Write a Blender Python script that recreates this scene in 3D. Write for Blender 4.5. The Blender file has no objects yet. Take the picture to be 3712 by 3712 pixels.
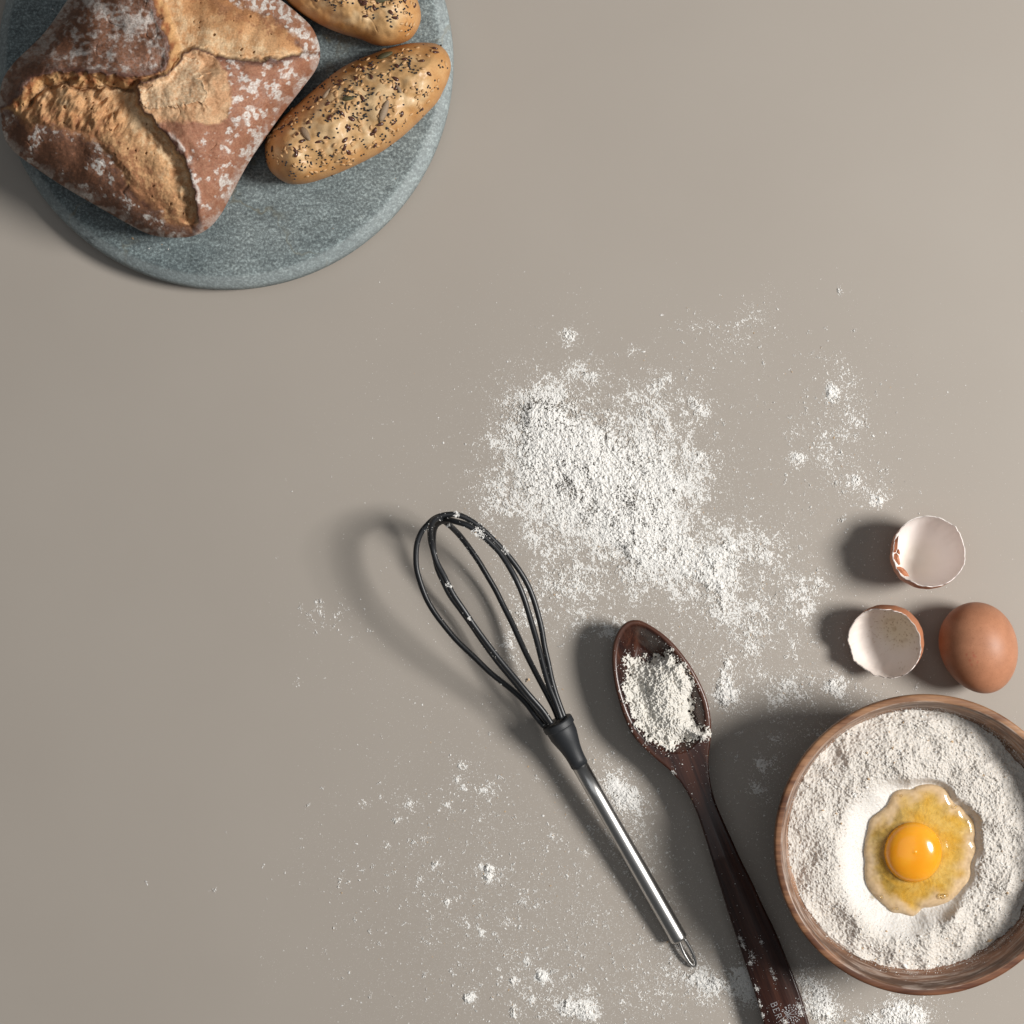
import bpy, math, random
import numpy as np
from mathutils import Vector, Matrix

random.seed(7)
RNG = np.random.default_rng(11)
scene = bpy.context.scene
COL = scene.collection

# ------------------------------------------------------------------ camera, world, light, exposure
CAM_H = 1.30                       # camera height above the table, metres
FIELD = 0.57                       # width of table in view, metres
PX = 3712.0
S = FIELD / PX

cam = bpy.data.cameras.new("camera")
cam.sensor_width = 36.0
cam.lens = 36.0 * CAM_H / FIELD
cam.clip_start = 0.05
cam.clip_end = 50.0
cam_ob = bpy.data.objects.new("camera", cam)
cam_ob.location = (0, 0, CAM_H)
COL.objects.link(cam_ob)
scene.camera = cam_ob

world = bpy.data.worlds.new("World")
scene.world = world
world.use_nodes = True
wn = world.node_tree
wbg = wn.nodes["Background"]
wbg.inputs[0].default_value = (0.97, 1.0, 1.03, 1)
wbg.inputs[1].default_value = 0.075

KEY_AZ, KEY_EL, KEY_D = math.radians(1.0), math.radians(44.0), 2.5
kl = bpy.data.lights.new("softbox", 'AREA')
kl.shape = 'DISK'
kl.size = 0.72
kl.energy = 82.0
kl.color = (1.0, 0.975, 0.94)
key = bpy.data.objects.new("softbox", kl)
key.location = (KEY_D * math.cos(KEY_EL) * math.cos(KEY_AZ), KEY_D * math.cos(KEY_EL) * math.sin(KEY_AZ), KEY_D * math.sin(KEY_EL))
key.rotation_euler = (Vector((0, 0, 0)) - Vector(key.location)).to_track_quat('-Z', 'Y').to_euler()
COL.objects.link(key)

fl_d = bpy.data.lights.new("overhead_softbox", 'AREA')
fl_d.shape = 'SQUARE'; fl_d.size = 1.7; fl_d.energy = 5.7; fl_d.color = (.97, 1.0, 1.03)
fl_o = bpy.data.objects.new("overhead_softbox", fl_d)
fl_o.location = (-.25, .15, 2.2)
COL.objects.link(fl_o)

scene.view_settings.view_transform = 'Standard'
scene.view_settings.look = 'None'
scene.view_settings.exposure = 0.0
scene.view_settings.gamma = 1.0

# ------------------------------------------------------------------ helpers
def W(px, py, z):
    """photo pixel (3712 grid) at height z -> world"""
    px = np.asarray(px, float); py = np.asarray(py, float); z = np.asarray(z, float)
    k = S * (CAM_H - z) / CAM_H
    return np.stack(np.broadcast_arrays((px - PX / 2) * k, (PX / 2 - py) * k, z), -1)

def ss(a, b, x):
    t = np.clip((x - a) / (b - a), 0, 1)
    return t * t * (3 - 2 * t)

def lerp(a, b, t):
    return a + (b - a) * t

_tiles = {}
def tile(seed):
    if seed not in _tiles:
        r = np.random.default_rng(1000 + seed)
        n = 1024
        f = np.fft.rfft2(r.standard_normal((n, n)))
        fy = np.fft.fftfreq(n)[:, None]; fx = np.fft.rfftfreq(n)[None, :]
        f *= np.exp(-2 * (math.pi ** 2) * (fx * fx + fy * fy) * 4.0 ** 2)
        a = np.fft.irfft2(f, s=(n, n))
        _tiles[seed] = ((a - a.mean()) / a.std()).astype(np.float32)
    return _tiles[seed]

def N(x, y, wl, seed=0):
    """smooth unit-variance noise with feature length wl"""
    t = tile(seed)
    k = 16.0 / wl
    u = np.asarray(x, np.float64) * k + 137.3 * seed; v = np.asarray(y, np.float64) * k + 71.7 * seed
    i = np.floor(u).astype(np.int64); j = np.floor(v).astype(np.int64)
    fu = (u - i).astype(np.float32); fv = (v - j).astype(np.float32)
    i &= 1023; j &= 1023; i2 = (i + 1) & 1023; j2 = (j + 1) & 1023
    return (t[j, i] * (1 - fu) + t[j, i2] * fu) * (1 - fv) + (t[j2, i] * (1 - fu) + t[j2, i2] * fu) * fv

def rot(x, y, deg):
    c, s = math.cos(math.radians(deg)), math.sin(math.radians(deg))
    return x * c + y * s, -x * s + y * c

def chaikin(p, n=2, closed=True):
    p = np.asarray(p, float)
    for _ in range(n):
        if closed:
            q = np.roll(p, -1, 0)
            p = np.stack([p * .75 + q * .25, p * .25 + q * .75], 1).reshape(-1, 2)
        else:
            a, b = p[:-1], p[1:]
            m = np.stack([a * .75 + b * .25, a * .25 + b * .75], 1).reshape(-1, p.shape[1])
            p = np.vstack([p[:1], m, p[-1:]])
    return p

def sd(x, y, poly):
    """signed distance to polygon, positive inside"""
    x = np.asarray(x, np.float32); y = np.asarray(y, np.float32)
    d2 = np.full(x.shape, 1e12, np.float32); ins = np.zeros(x.shape, bool)
    P = np.asarray(poly, np.float32)
    for (ax, ay), (bx, by) in zip(P, np.roll(P, -1, 0)):
        ex, ey = bx - ax, by - ay
        wx, wy = x - ax, y - ay
        t = np.clip((wx * ex + wy * ey) / max(ex * ex + ey * ey, 1e-9), 0, 1)
        d2 = np.minimum(d2, (wx - ex * t) ** 2 + (wy - ey * t) ** 2)
        if ay != by:
            c = ((ay > y) != (by > y)) & (x < (bx - ax) * (y - ay) / (by - ay) + ax)
            ins ^= c
    d = np.sqrt(d2)
    return np.where(ins, d, -d)

def mesh_np(name, V, F, smooth=True, color=None):
    """V (n,3), F (m,3|4) or list of such"""
    Fs = F if isinstance(F, list) else [F]
    Fs = [np.asarray(f, np.int32) for f in Fs if len(f)]
    me = bpy.data.meshes.new(name)
    V = np.asarray(V, np.float32)
    me.vertices.add(len(V)); me.vertices.foreach_set("co", V.ravel())
    idx = np.concatenate([f.ravel() for f in Fs])
    tot = np.concatenate([np.full(len(f), f.shape[1], np.int32) for f in Fs])
    st = np.concatenate([[0], np.cumsum(tot)[:-1]]).astype(np.int32)
    me.loops.add(len(idx)); me.loops.foreach_set("vertex_index", idx)
    me.polygons.add(len(tot)); me.polygons.foreach_set("loop_start", st)
    try: me.polygons.foreach_set("loop_total", tot)
    except Exception: pass
    me.update(calc_edges=True)
    me.polygons.foreach_set("use_smooth", np.full(len(tot), smooth))
    if color is not None:
        at = me.color_attributes.new("col", 'FLOAT_COLOR', 'POINT')
        c = np.ones((len(V), 4), np.float32); c[:, :3] = color
        at.data.foreach_set("color", c.ravel())
    me.validate()
    return me

def add(name, me, mat=None, parent=None, smooth=None):
    o = bpy.data.objects.new(name, me)
    COL.objects.link(o)
    if mat: 
        if len(me.materials) == 0: me.materials.append(mat)
    if parent is not None:
        o.parent = parent
    return o

def thing(name, label, cat, loc, group=None):
    o = bpy.data.objects.new(name, None)
    o.empty_display_size = 0.01
    COL.objects.link(o); o.location = loc
    return tag(o, label, cat, group)

def tag(o, label=None, cat=None, group=None, kind=None):
    if label: o["label"] = label
    if cat: o["category"] = cat
    if group: o["group"] = group
    if kind: o["kind"] = kind
    return o

def rel(V, root):
    return np.asarray(V) - np.asarray(root.location)

def grid_faces(nu, nv, wrap_v=False):
    """vertex index = u*nv+v"""
    u = np.arange(nu - 1)[:, None]; v = np.arange(nv if wrap_v else nv - 1)[None, :]
    v2 = (v + 1) % nv
    a = u * nv + v; b = u * nv + v2; c = (u + 1) * nv + v2; d = (u + 1) * nv + v
    return np.stack([a, b, c, d], -1).reshape(-1, 4)

def lathe(profile, n=160, cx=0, cy=0):
    P = np.asarray(profile, float)
    a = np.linspace(0, 2 * math.pi, n, endpoint=False)
    V = np.stack([cx + P[:, 0][:, None] * np.cos(a), cy + P[:, 0][:, None] * np.sin(a), np.repeat(P[:, 1][:, None], n, 1)], -1)
    return V.reshape(-1, 3), grid_faces(len(P), n, True)

def smooth_profile(P, n=3):
    return chaikin(P, n, closed=False)

def tube(path, radius, n=12, cap=True):
    P = np.asarray(path, float); m = len(P)
    R = np.broadcast_to(np.asarray(radius, float), (m,))
    T = np.gradient(P, axis=0); T /= np.linalg.norm(T, axis=1)[:, None] + 1e-12
    up = np.array([0.13, 0.21, 0.97]); 
    A = up - T * (T @ up)[:, None]; A /= np.linalg.norm(A, axis=1)[:, None] + 1e-12
    for i in range(1, m):                      # parallel transport
        a = A[i - 1] - T[i] * (A[i - 1] @ T[i]); A[i] = a / (np.linalg.norm(a) + 1e-12)
    B = np.cross(T, A)
    th = np.linspace(0, 2 * math.pi, n, endpoint=False)
    V = P[:, None] + R[:, None, None] * (A[:, None] * np.cos(th)[None, :, None] + B[:, None] * np.sin(th)[None, :, None])
    F = [grid_faces(m, n, True)]
    V = V.reshape(-1, 3)
    if cap:
        V = np.vstack([V, P[:1], P[-1:]])
        i = np.arange(n); j = (i + 1) % n
        F.append(np.stack([j, i, np.full(n, m * n)], 1)); F.append(np.stack([(m - 1) * n + i, (m - 1) * n + j, np.full(n, m * n + 1)], 1))
    return V, F

def join(parts):
    """parts: list of (V, Flist or F, C or None) -> V, [F4],[F3], C"""
    Vs, F4, F3, Cs, o = [], [], [], [], 0
    for V, F, C in parts:
        for f in (F if isinstance(F, list) else [F]):
            f = np.asarray(f)
            if len(f): (F4 if f.shape[1] == 4 else F3).append(f + o)
        Vs.append(V); o += len(V)
        Cs.append(np.ones((len(V), 3)) * .8 if C is None else np.broadcast_to(C, (len(V), 3)))
    F = ([np.concatenate(F4)] if F4 else []) + ([np.concatenate(F3)] if F3 else [])
    return np.concatenate(Vs), F, np.concatenate(Cs)

def spline(pts, n=200, closed=False):
    """Catmull-Rom resample of (m,k) points, arc-length spaced"""
    P = np.asarray(pts, float)
    if closed: Q = np.vstack([P[-1:], P, P[:2]])
    else: Q = np.vstack([2 * P[:1] - P[1:2], P, 2 * P[-1:] - P[-2:-1]])
    out = []
    for i in range(1, len(Q) - 2):
        t = np.linspace(0, 1, 24, endpoint=False)[:, None]
        a, b, c, d = Q[i - 1], Q[i], Q[i + 1], Q[i + 2]
        out.append(.5 * ((2 * b) + (c - a) * t + (2 * a - 5 * b + 4 * c - d) * t ** 2 + (3 * b - a - 3 * c + d) * t ** 3))
    if not closed: out.append(P[-1:])
    R = np.vstack(out)
    if closed: R = np.vstack([R, R[:1]])
    L = np.concatenate([[0], np.cumsum(np.linalg.norm(np.diff(R, axis=0), axis=1))])
    s = np.linspace(0, L[-1], n, endpoint=not closed)
    return np.stack([np.interp(s, L, R[:, k]) for k in range(R.shape[1])], 1)

OCT_V = np.array([(1, 0, 0), (-1, 0, 0), (0, 1, 0), (0, -1, 0), (0, 0, 1), (0, 0, -1)], float)
OCT_F = np.array([(0, 2, 4), (2, 1, 4), (1, 3, 4), (3, 0, 4), (2, 0, 5), (1, 2, 5), (3, 1, 5), (0, 3, 5)])
def grains(P, r, rng=RNG, tan=0.04, flat=0.42):
    """irregular crumbs, 8 triangles each"""
    n = len(P)
    J = 1 + rng.uniform(-.55, .55, (n, 6, 1))
    st = np.stack([rng.uniform(.6, 1.6, n), rng.uniform(.5, 1.0, n), np.full(n, flat)], 1)[:, None, :]
    V = OCT_V[None] * J * st + rng.normal(0, .16, (n, 6, 3)) * np.array([1, 1, .5])
    a = rng.uniform(0, 6.283, n); c, s = np.cos(a)[:, None], np.sin(a)[:, None]
    X = V[..., 0] * c - V[..., 1] * s; Y = V[..., 0] * s + V[..., 1] * c
    V = np.stack([X, Y, V[..., 2]], -1) * np.asarray(r).reshape(-1, 1, 1) + np.asarray(P)[:, None]
    F = (OCT_F[None] + (np.arange(n) * 6)[:, None, None]).reshape(-1, 3)
    C = np.where(rng.random((n, 1)) < tan, np.array([[.56, .40, .25]]), np.array([[.78, .765, .735]])) * rng.uniform(.92, 1.05, (n, 1))
    return V.reshape(-1, 3), F, np.repeat(C, 6, 0)

# ------------------------------------------------------------------ materials
class NT:
    def __init__(self, name):
        self.m = bpy.data.materials.new(name); self.m.use_nodes = True
        self.t = self.m.node_tree; self.b = self.t.nodes["Principled BSDF"]; self.out = self.t.nodes["Material Output"]
    def n(self, typ, **kw):
        x = self.t.nodes.new(typ)
        for k, v in kw.items(): setattr(x, k, v)
        return x
    def l(self, a, b): self.t.links.new(a, b)
    def noise(self, scale, detail=4, rough=.55, vec=None, dist=0):
        x = self.n("ShaderNodeTexNoise"); x.inputs["Scale"].default_value = scale; x.inputs["Detail"].default_value = detail
        x.inputs["Roughness"].default_value = rough; x.inputs["Distortion"].default_value = dist
        if vec is not None: self.l(vec, x.inputs["Vector"])
        return x
    def ramp(self, fac, stops):
        x = self.n("ShaderNodeValToRGB"); r = x.color_ramp
        while len(r.elements) < len(stops): r.elements.new(.5)
        for e, (p, c) in zip(r.elements, stops):
            e.position = p; e.color = (*c, 1) if len(c) == 3 else c
        self.l(fac, x.inputs[0]); return x.outputs[0]
    def mix(self, a, b, fac, mode='MIX'):
        x = self.n("ShaderNodeMix", data_type='RGBA', blend_type=mode)
        for s, v in ((0, fac), (6, a), (7, b)):
            if hasattr(v, "is_output"): self.l(v, x.inputs[s])
            elif s == 0: x.inputs[0].default_value = v
            else: x.inputs[s].default_value = (*v, 1)
        return x.outputs[2]
    def bump(self, h, strength=.3, dist=.001, chain=None):
        x = self.n("ShaderNodeBump"); x.inputs["Strength"].default_value = strength; x.inputs["Distance"].default_value = dist
        self.l(h, x.inputs["Height"])
        if chain is not None: self.l(chain, x.inputs["Normal"])
        return x.outputs[0]
    def obj(self, scale=(1, 1, 1), rotz=0):
        tc = self.n("ShaderNodeTexCoord"); mp = self.n("ShaderNodeMapping")
        mp.inputs["Scale"].default_value = scale; mp.inputs["Rotation"].default_value = (0, 0, rotz)
        self.l(tc.outputs["Object"], mp.inputs["Vector"]); return mp.outputs[0]
    def attr(self, name="col"):
        x = self.n("ShaderNodeAttribute"); x.attribute_name = name; return x
    def set(self, **kw):
        for k, v in kw.items():
            s = self.b.inputs[k.replace("_", " ")]
            if hasattr(v, "is_output"): self.l(v, s)
            else: s.default_value = v
        return self

def plain(name, col, rough=.5, spec=.5, metal=0, bump=None):
    t = NT(name); t.set(Base_Color=(*col, 1), Roughness=rough, Metallic=metal)
    t.b.inputs["Specular IOR Level"].default_value = spec
    if bump: t.set(Normal=t.bump(t.noise(bump[0], 3).outputs[0], bump[1], bump[2]))
    return t.m

def vcol(name, rough=.9, spec=.2, bumps=(), var=None, coat=0):
    t = NT(name); a = t.attr()
    c = a.outputs["Color"]
    if var:
        c = t.mix(c, t.ramp(t.noise(var[0], 3, .6, t.obj()).outputs[0], [(.3, (1 - var[1],) * 3), (.7, (1 + var[1],) * 3)]), 1, 'MULTIPLY')
    t.set(Base_Color=c, Roughness=rough)
    t.b.inputs["Specular IOR Level"].default_value = spec
    ch = None
    for sc, st, di in bumps: ch = t.bump(t.noise(sc, 4, .6, t.obj()).outputs[0], st, di, ch)
    if ch: t.set(Normal=ch)
    if coat: t.b.inputs["Coat Weight"].default_value = coat; t.b.inputs["Coat Roughness"].default_value = .25
    return t.m

def m_table():
    t = NT("table_laminate"); v = t.obj()
    n1 = t.noise(9, 3, .5, v).outputs[0]; n2 = t.noise(900, 2, .6, v).outputs[0]
    c = t.ramp(n1, [(.3, (.356, .317, .276)), (.7, (.370, .331, .289))])
    t.set(Base_Color=c, Roughness=.46, Normal=t.bump(n2, .06, .0002)); t.b.inputs["Specular IOR Level"].default_value = .35
    return t.m

def m_stone():
    t = NT("soapstone")
    tc = t.n("ShaderNodeTexCoord")
    def mp(sc, rz):
        m = t.n("ShaderNodeMapping"); m.inputs["Scale"].default_value = sc; m.inputs["Rotation"].default_value = (0, 0, rz)
        t.l(tc.outputs["Object"], m.inputs["Vector"]); return m.outputs[0]
    big = t.noise(14, 4, .6, mp((1, 1, 1), 0)).outputs[0]
    streak = t.noise(90, 5, .7, mp((.35, 1.5, 1), .42)).outputs[0]
    fine = t.noise(700, 3, .7, mp((1, 1, 1), 0)).outputs[0]
    fine2 = t.noise(330, 3, .75, mp((.7, 1.3, 1), .42)).outputs[0]
    c = t.ramp(big, [(.3, (.118, .150, .156)), (.7, (.185, .218, .220))])
    c = t.mix(c, t.ramp(streak, [(.32, (.5, .52, .53)), (.5, (1, 1, 1)), (.72, (1.35, 1.33, 1.3))]), .45, 'MULTIPLY')
    c = t.mix(c, t.ramp(fine, [(.32, (.55, .55, .56)), (.5, (1, 1, 1)), (.64, (2.0, 1.98, 1.94))]), .85, 'MULTIPLY')
    c = t.mix(c, t.ramp(fine2, [(.3, (.6, .6, .6)), (.5, (1, 1, 1)), (.7, (1.5, 1.5, 1.5))]), .7, 'MULTIPLY')
    # rusty vein
    vn = t.n("ShaderNodeTexVoronoi", feature='DISTANCE_TO_EDGE'); vn.inputs["Scale"].default_value = 11
    t.l(t.mix(mp((1, 1, 1), 0), t.noise(40, 3, .6, mp((1, 1, 1), 0)).outputs[1], .06), vn.inputs["Vector"])
    vein = t.ramp(vn.outputs[0], [(.0, (1, 1, 1)), (.022, (0, 0, 0))])
    vmask = t.mix(vein, t.ramp(t.noise(22, 3, .5, mp((1, 1, 1), 1)).outputs[0], [(.5, (0, 0, 0)), (.62, (.55, .55, .55))]), 1, 'MULTIPLY')
    c = t.mix(c, (.16, .14, .085), vmask)
    rim = t.attr("col")
    c = t.mix(c, t.mix(c, (.46, .50, .50), .30), rim.outputs["Fac"])
    # dark pits on the rim
    pits = t.ramp(t.noise(160, 4, .7, mp((.5, 1.2, 1), .42)).outputs[0], [(.62, (1, 1, 1)), (.68, (.35, .36, .37))])
    c = t.mix(c, pits, .6, 'MULTIPLY')
    b = t.bump(streak, .25, .0012); b = t.bump(fine2, .4, .0007, b); b = t.bump(fine, .4, .0004, b)
    t.set(Base_Color=c, Roughness=.72, Normal=b); t.b.inputs["Specular IOR Level"].default_value = .35
    return t.m

def m_bowl():
    t = NT("acacia_wood"); tc = t.n("ShaderNodeTexCoord")
    def mp(sc, rz):
        m = t.n("ShaderNodeMapping"); m.inputs["Scale"].default_value = sc; m.inputs["Rotation"].default_value = (0, 0, rz)
        t.l(tc.outputs["Object"], m.inputs["Vector"]); return m.outputs[0]
    g = t.noise(30, 5, .6, mp((.28, 2.6, 1.3), .55), 1.2).outputs[0]
    f = t.noise(260, 4, .7, mp((.12, 2.6, 1.0), .55)).outputs[0]
    c = t.ramp(g, [(.25, (.085, .032, .018)), (.40, (.20, .095, .048)), (.52, (.36, .20, .105)), (.72, (.48, .285, .155))])
    big = t.noise(9, 2, .5, mp((1, 1, 1), 0)).outputs[0]
    c = t.mix(c, t.ramp(big, [(.35, (.52, .40, .36)), (.58, (1.05, 1.03, 1))]), .8, 'MULTIPLY')
    c = t.mix(c, t.ramp(f, [(.3, (.6, .56, .52)), (.6, (1.12, 1.1, 1.08))]), .75, 'MULTIPLY')
    a = t.attr("col")          # worn, flour-rubbed inner wall
    rv = t.attr("ring").outputs["Vector"]
    ring = t.noise(330, 4, .65, rv).outputs[0]; ring2 = t.noise(120, 3, .6, rv).outputs[0]
    sx = t.n("ShaderNodeSeparateXYZ"); t.l(mp((1, 1, 1), math.radians(-18)), sx.inputs[0])
    heart = t.n("ShaderNodeMapRange"); heart.inputs[1].default_value = -.030; heart.inputs[2].default_value = -.066; t.l(sx.outputs[1], heart.inputs[0])
    hn = t.mix(heart.outputs[0], t.ramp(big, [(.35, (0, 0, 0)), (.6, (1, 1, 1))]), .25)
    c = t.mix(c, t.mix(c, (.45, .32, .29), 1, 'MULTIPLY'), hn)
    worn = t.mix(t.mix(t.mix(c, (.30, .19, .125), .35), t.ramp(ring2, [(.40, (.42, .37, .34)), (.60, (1.25, 1.2, 1.16))]), .9, 'MULTIPLY'), (.58, .49, .43), t.ramp(ring, [(.47, (0, 0, 0)), (.66, (.65, .65, .65))]))
    c = t.mix(c, worn, a.outputs["Fac"])
    t.set(Base_Color=c, Roughness=.5, Normal=t.bump(f, .2, .0004)); t.b.inputs["Specular IOR Level"].default_value = .4
    return t.m

def m_spoon():
    t = NT("rosewood"); tc = t.n("ShaderNodeTexCoord")
    def mp(sc, rz):
        m0 = t.n("ShaderNodeMapping"); m0.inputs["Rotation"].default_value = (0, 0, rz); t.l(tc.outputs["Object"], m0.inputs["Vector"])
        m = t.n("ShaderNodeMapping"); m.inputs["Scale"].default_value = sc
        t.l(m0.outputs[0], m.inputs["Vector"]); return m.outputs[0]
    az = math.radians(68)            # object is laid along this direction; turn it to X
    g = t.noise(55, 5, .6, mp((.12, 2.2, 1), az), .6).outputs[0]
    f = t.noise(420, 3, .7, mp((.06, 2.0, 1), az)).outputs[0]
    c = t.ramp(g, [(.3, (.014, .006, .006)), (.5, (.036, .014, .010)), (.66, (.075, .029, .018)), (.8, (.14, .058, .031))])
    c = t.mix(c, t.ramp(f, [(.3, (.55, .5, .5)), (.65, (1.3, 1.25, 1.2))]), .8, 'MULTIPLY')
    a = t.attr("col")
    c = t.mix(c, (.105, .042, .025), a.outputs["Fac"])
    t.set(Base_Color=c, Roughness=.27, Normal=t.bump(f, .15, .0003)); t.b.inputs["Specular IOR Level"].default_value = .45
    return t.m

def m_steel():
    t = NT("brushed_steel"); t.set(Base_Color=(.56, .55, .535, 1), Metallic=1.0, Roughness=.31)
    return t.m

def m_eggshell():
    t = NT("brown_eggshell"); v = t.obj(); a = t.attr()
    n = t.noise(120, 4, .6, v).outputs[0]; sp = t.noise(1500, 2, .6, v).outputs[0]
    c = t.mix(a.outputs["Color"], t.ramp(n, [(.3, (.88, .86, .84)), (.7, (1.1, 1.1, 1.1))]), 1, 'MULTIPLY')
    c = t.mix(c, t.ramp(sp, [(.34, (.72, .68, .66)), (.44, (1, 1, 1))]), .5, 'MULTIPLY')
    t.set(Base_Color=c, Roughness=.48, Normal=t.bump(sp, .2, .0002)); t.b.inputs["Specular IOR Level"].default_value = .38
    t.b.inputs["Subsurface Weight"].default_value = 0.0
    return t.m

def m_eggwhite():
    t = NT("egg_white"); a = t.attr()
    tr = t.n("ShaderNodeBsdfTransparent"); t.l(a.outputs["Color"], tr.inputs[0])
    df = t.n("ShaderNodeBsdfDiffuse"); t.l(t.mix(a.outputs['Color'], (.90, .84, .78), 1, 'MULTIPLY'), df.inputs[0])
    gl = t.n("ShaderNodeBsdfGlossy"); gl.inputs["Roughness"].default_value = .07
    m1 = t.n("ShaderNodeMixShader"); t.l(a.outputs["Alpha"], m1.inputs[0]); t.l(tr.outputs[0], m1.inputs[1]); t.l(df.outputs[0], m1.inputs[2])
    fr = t.n("ShaderNodeFresnel"); fr.inputs[0].default_value = 1.36
    m2 = t.n("ShaderNodeMixShader"); t.l(fr.outputs[0], m2.inputs[0]); t.l(m1.outputs[0], m2.inputs[1]); t.l(gl.outputs[0], m2.inputs[2])
    t.l(m2.outputs[0], t.out.inputs[0])
    b = t.bump(t.noise(150, 3, .5, t.obj()).outputs[0], .03, .0006)
    t.l(b, gl.inputs["Normal"])
    return t.m

M = {}
M['table'] = m_table(); M['stone'] = m_stone(); M['bowl'] = m_bowl(); M['spoon'] = m_spoon(); M['steel'] = m_steel()
M['eggshell'] = m_eggshell(); M['eggwhite'] = m_eggwhite()
def translucent(m, f, tint):
    nt = m.node_tree; p = nt.nodes["Principled BSDF"]; out = nt.nodes["Material Output"]
    tl = nt.nodes.new("ShaderNodeBsdfTranslucent"); mx = nt.nodes.new("ShaderNodeMixShader"); mx.inputs[0].default_value = f
    tl.inputs[0].default_value = (*tint, 1); nt.links.new(p.outputs[0], mx.inputs[1]); nt.links.new(tl.outputs[0], mx.inputs[2]); nt.links.new(mx.outputs[0], out.inputs[0])
    return m
M['thinshell'] = translucent(m_eggshell(), .30, (1.0, .76, .64))
M['flour'] = vcol("flour", 1.0, .05)
M['loaf'] = vcol("rye_crust", .72, .28, bumps=((420, .22, .0005), (1100, .4, .0005)), var=(1100, .2))
M['crumb'] = vcol("torn_crumb", .8, .22, bumps=((300, .25, .0006), (1000, .45, .0005)), var=(1000, .2))
M['roll'] = vcol("golden_crust", .52, .36, bumps=((420, .16, .0005), (1300, .3, .0003)), var=(900, .09), coat=.16)
M['flax'] = plain("flax_seed", (.085, .033, .021), .22, .5)
M['sesame'] = plain("sesame_seed", (.55, .33, .155), .5, .35)
M['poppy'] = plain("poppy_seed", (.026, .024, .027), .5, .4)
M['sunflower'] = plain("sunflower_kernel", (.30, .215, .14), .5, .4, bump=(900, .4, .0004))
M['pumpkin'] = plain("pumpkin_kernel", (.085, .075, .035), .5, .4, bump=(900, .4, .0004))
M['rubber'] = plain("black_nylon", (.012, .013, .015), .38, .5, bump=(2500, .15, .0001))
M['collar'] = plain("black_plastic", (.019, .021, .024), .5, .5, bump=(3500, .4, .0001))
M['yolk'] = None
M['membrane'] = translucent(vcol("shell_membrane", .38, .4, bumps=((500, .1, .0004),)), .14, (1.0, .95, .92))
M['ink'] = plain("engraved_filling", (.50, .50, .51), .8, .2)

# ------------------------------------------------------------------ table
tb = 1.6
V = [(-tb, -tb, 0), (tb, -tb, 0), (tb, tb, 0), (-tb, tb, 0), (-tb, -tb, -.03), (tb, -tb, -.03), (tb, tb, -.03), (-tb, tb, -.03)]
F = np.array([(0, 1, 2, 3), (7, 6, 5, 4), (0, 4, 5, 1), (1, 5, 6, 2), (2, 6, 7, 3), (3, 7, 4, 0)])
t_ob = add("tabletop", mesh_np("tabletop", V, F, smooth=False), M['table'])
tag(t_ob, "smooth matte beige grey tabletop under everything", "tabletop", kind="structure")

# ------------------------------------------------------------------ stone board
BZ = 0.020
bc = W(819, 225, .010)
BR = 825 * S * (1 - .010 / CAM_H)
prof = smooth_profile([(0.0, 0.0), (BR - .006, 0.0), (BR - .0012, .0015), (BR, .006), (BR, .0115), (BR - .0008, .0150), (BR - .0056, .0188), (BR - .0080, BZ), (BR - .02, BZ)], 2)
prof = np.vstack([prof, [(BR * k, BZ) for k in (.8, .6, .4, .2, .001)]])
V, F = lathe(prof, 256)
rr = np.hypot(V[:, 0], V[:, 1])
rimw = ss(BR - .0076, BR - .0052, rr) * ss(.008, .013, V[:, 2])
board = thing("stone_board", "round grey green stone serving board carrying the loaf and two rolls", "serving board", (bc[0], bc[1], 0))
add("slab", mesh_np("slab", V, F, color=np.repeat(rimw[:, None], 3, 1)), M['stone'], board)

# ------------------------------------------------------------------ rustic loaf
outline = [(245,0),(205,59),(161,118),(112,168),(50,228),(12,285),(0,348),(3,422),(16,497),(50,548),(99,587),(217,668),(348,745),(435,795),(516,839),(571,857),(640,862),(702,855),(758,826),(801,776),(832,720),(870,646),(913,571),(969,491),(1025,410),(1093,323),(1143,255),(1160,205),(1155,155),(1130,99),(1081,50),(1019,0),
           (960,-45),(860,-115),(760,-190),(680,-250),(610,-285),(540,-290),(470,-262),(420,-205),(370,-140),(310,-75)]
outl = spline(outline, 940, True)
outl_s = spline(outline, 170, True)
TL = [(-300,402),(-20,402),(25,392),(60,352),(85,322),(106,298),(130,280),(161,264),(217,261),(295,264),(357,267),(404,270),(450,276),(497,283),(543,273),(590,255),(602,240),(609,224),(615,198),(612,170),(604,139),(594,110),(583,75),(568,40),(552,10),(540,-30),(528,-90),(524,-160),(530,-220),(545,-400),(-300,-400)]
BL = [(-300,400),(-20,400),(28,402),(60,440),(110,461),(149,463),(202,466),(236,475),(280,494),(335,509),(366,537),(388,565),(424,605),(455,642),(480,680),(502,711),(524,728),(560,752),(582,782),(598,808),(640,818),(690,826),(716,818),(740,860),(740,1000),(300,1000),(-300,1000)]
RF = [(503,382),(520,400),(537,418),(571,455),(612,499),(633,527),(659,561),(680,600),(694,633),(703,680),(712,715),(719,757),(722,790),(712,822),(695,900),(1300,900),(1300,188),(1160,188),(1112,192),(1056,214),(969,217),(892,222),(840,214),(793,201),(762,196),(731,175),(705,172),(667,186),(655,207),(642,232),(596,274),(545,292),(512,302),(494,328),(508,350)]
CP = [(571,455),(581,441),(633,439),(710,447),(762,449),(804,447),(827,426),(835,385),(837,333),(827,281),(806,240),(780,205),(731,160),(640,150),(560,270),(470,290),(480,400)]
FL = [(640,200),(690,200),(722,215),(737,262),(712,279),(744,299),(756,333),(757,364),(736,382),(700,372),(640,392),(560,396),(516,380),(500,330),(560,296),(620,262)]
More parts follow.
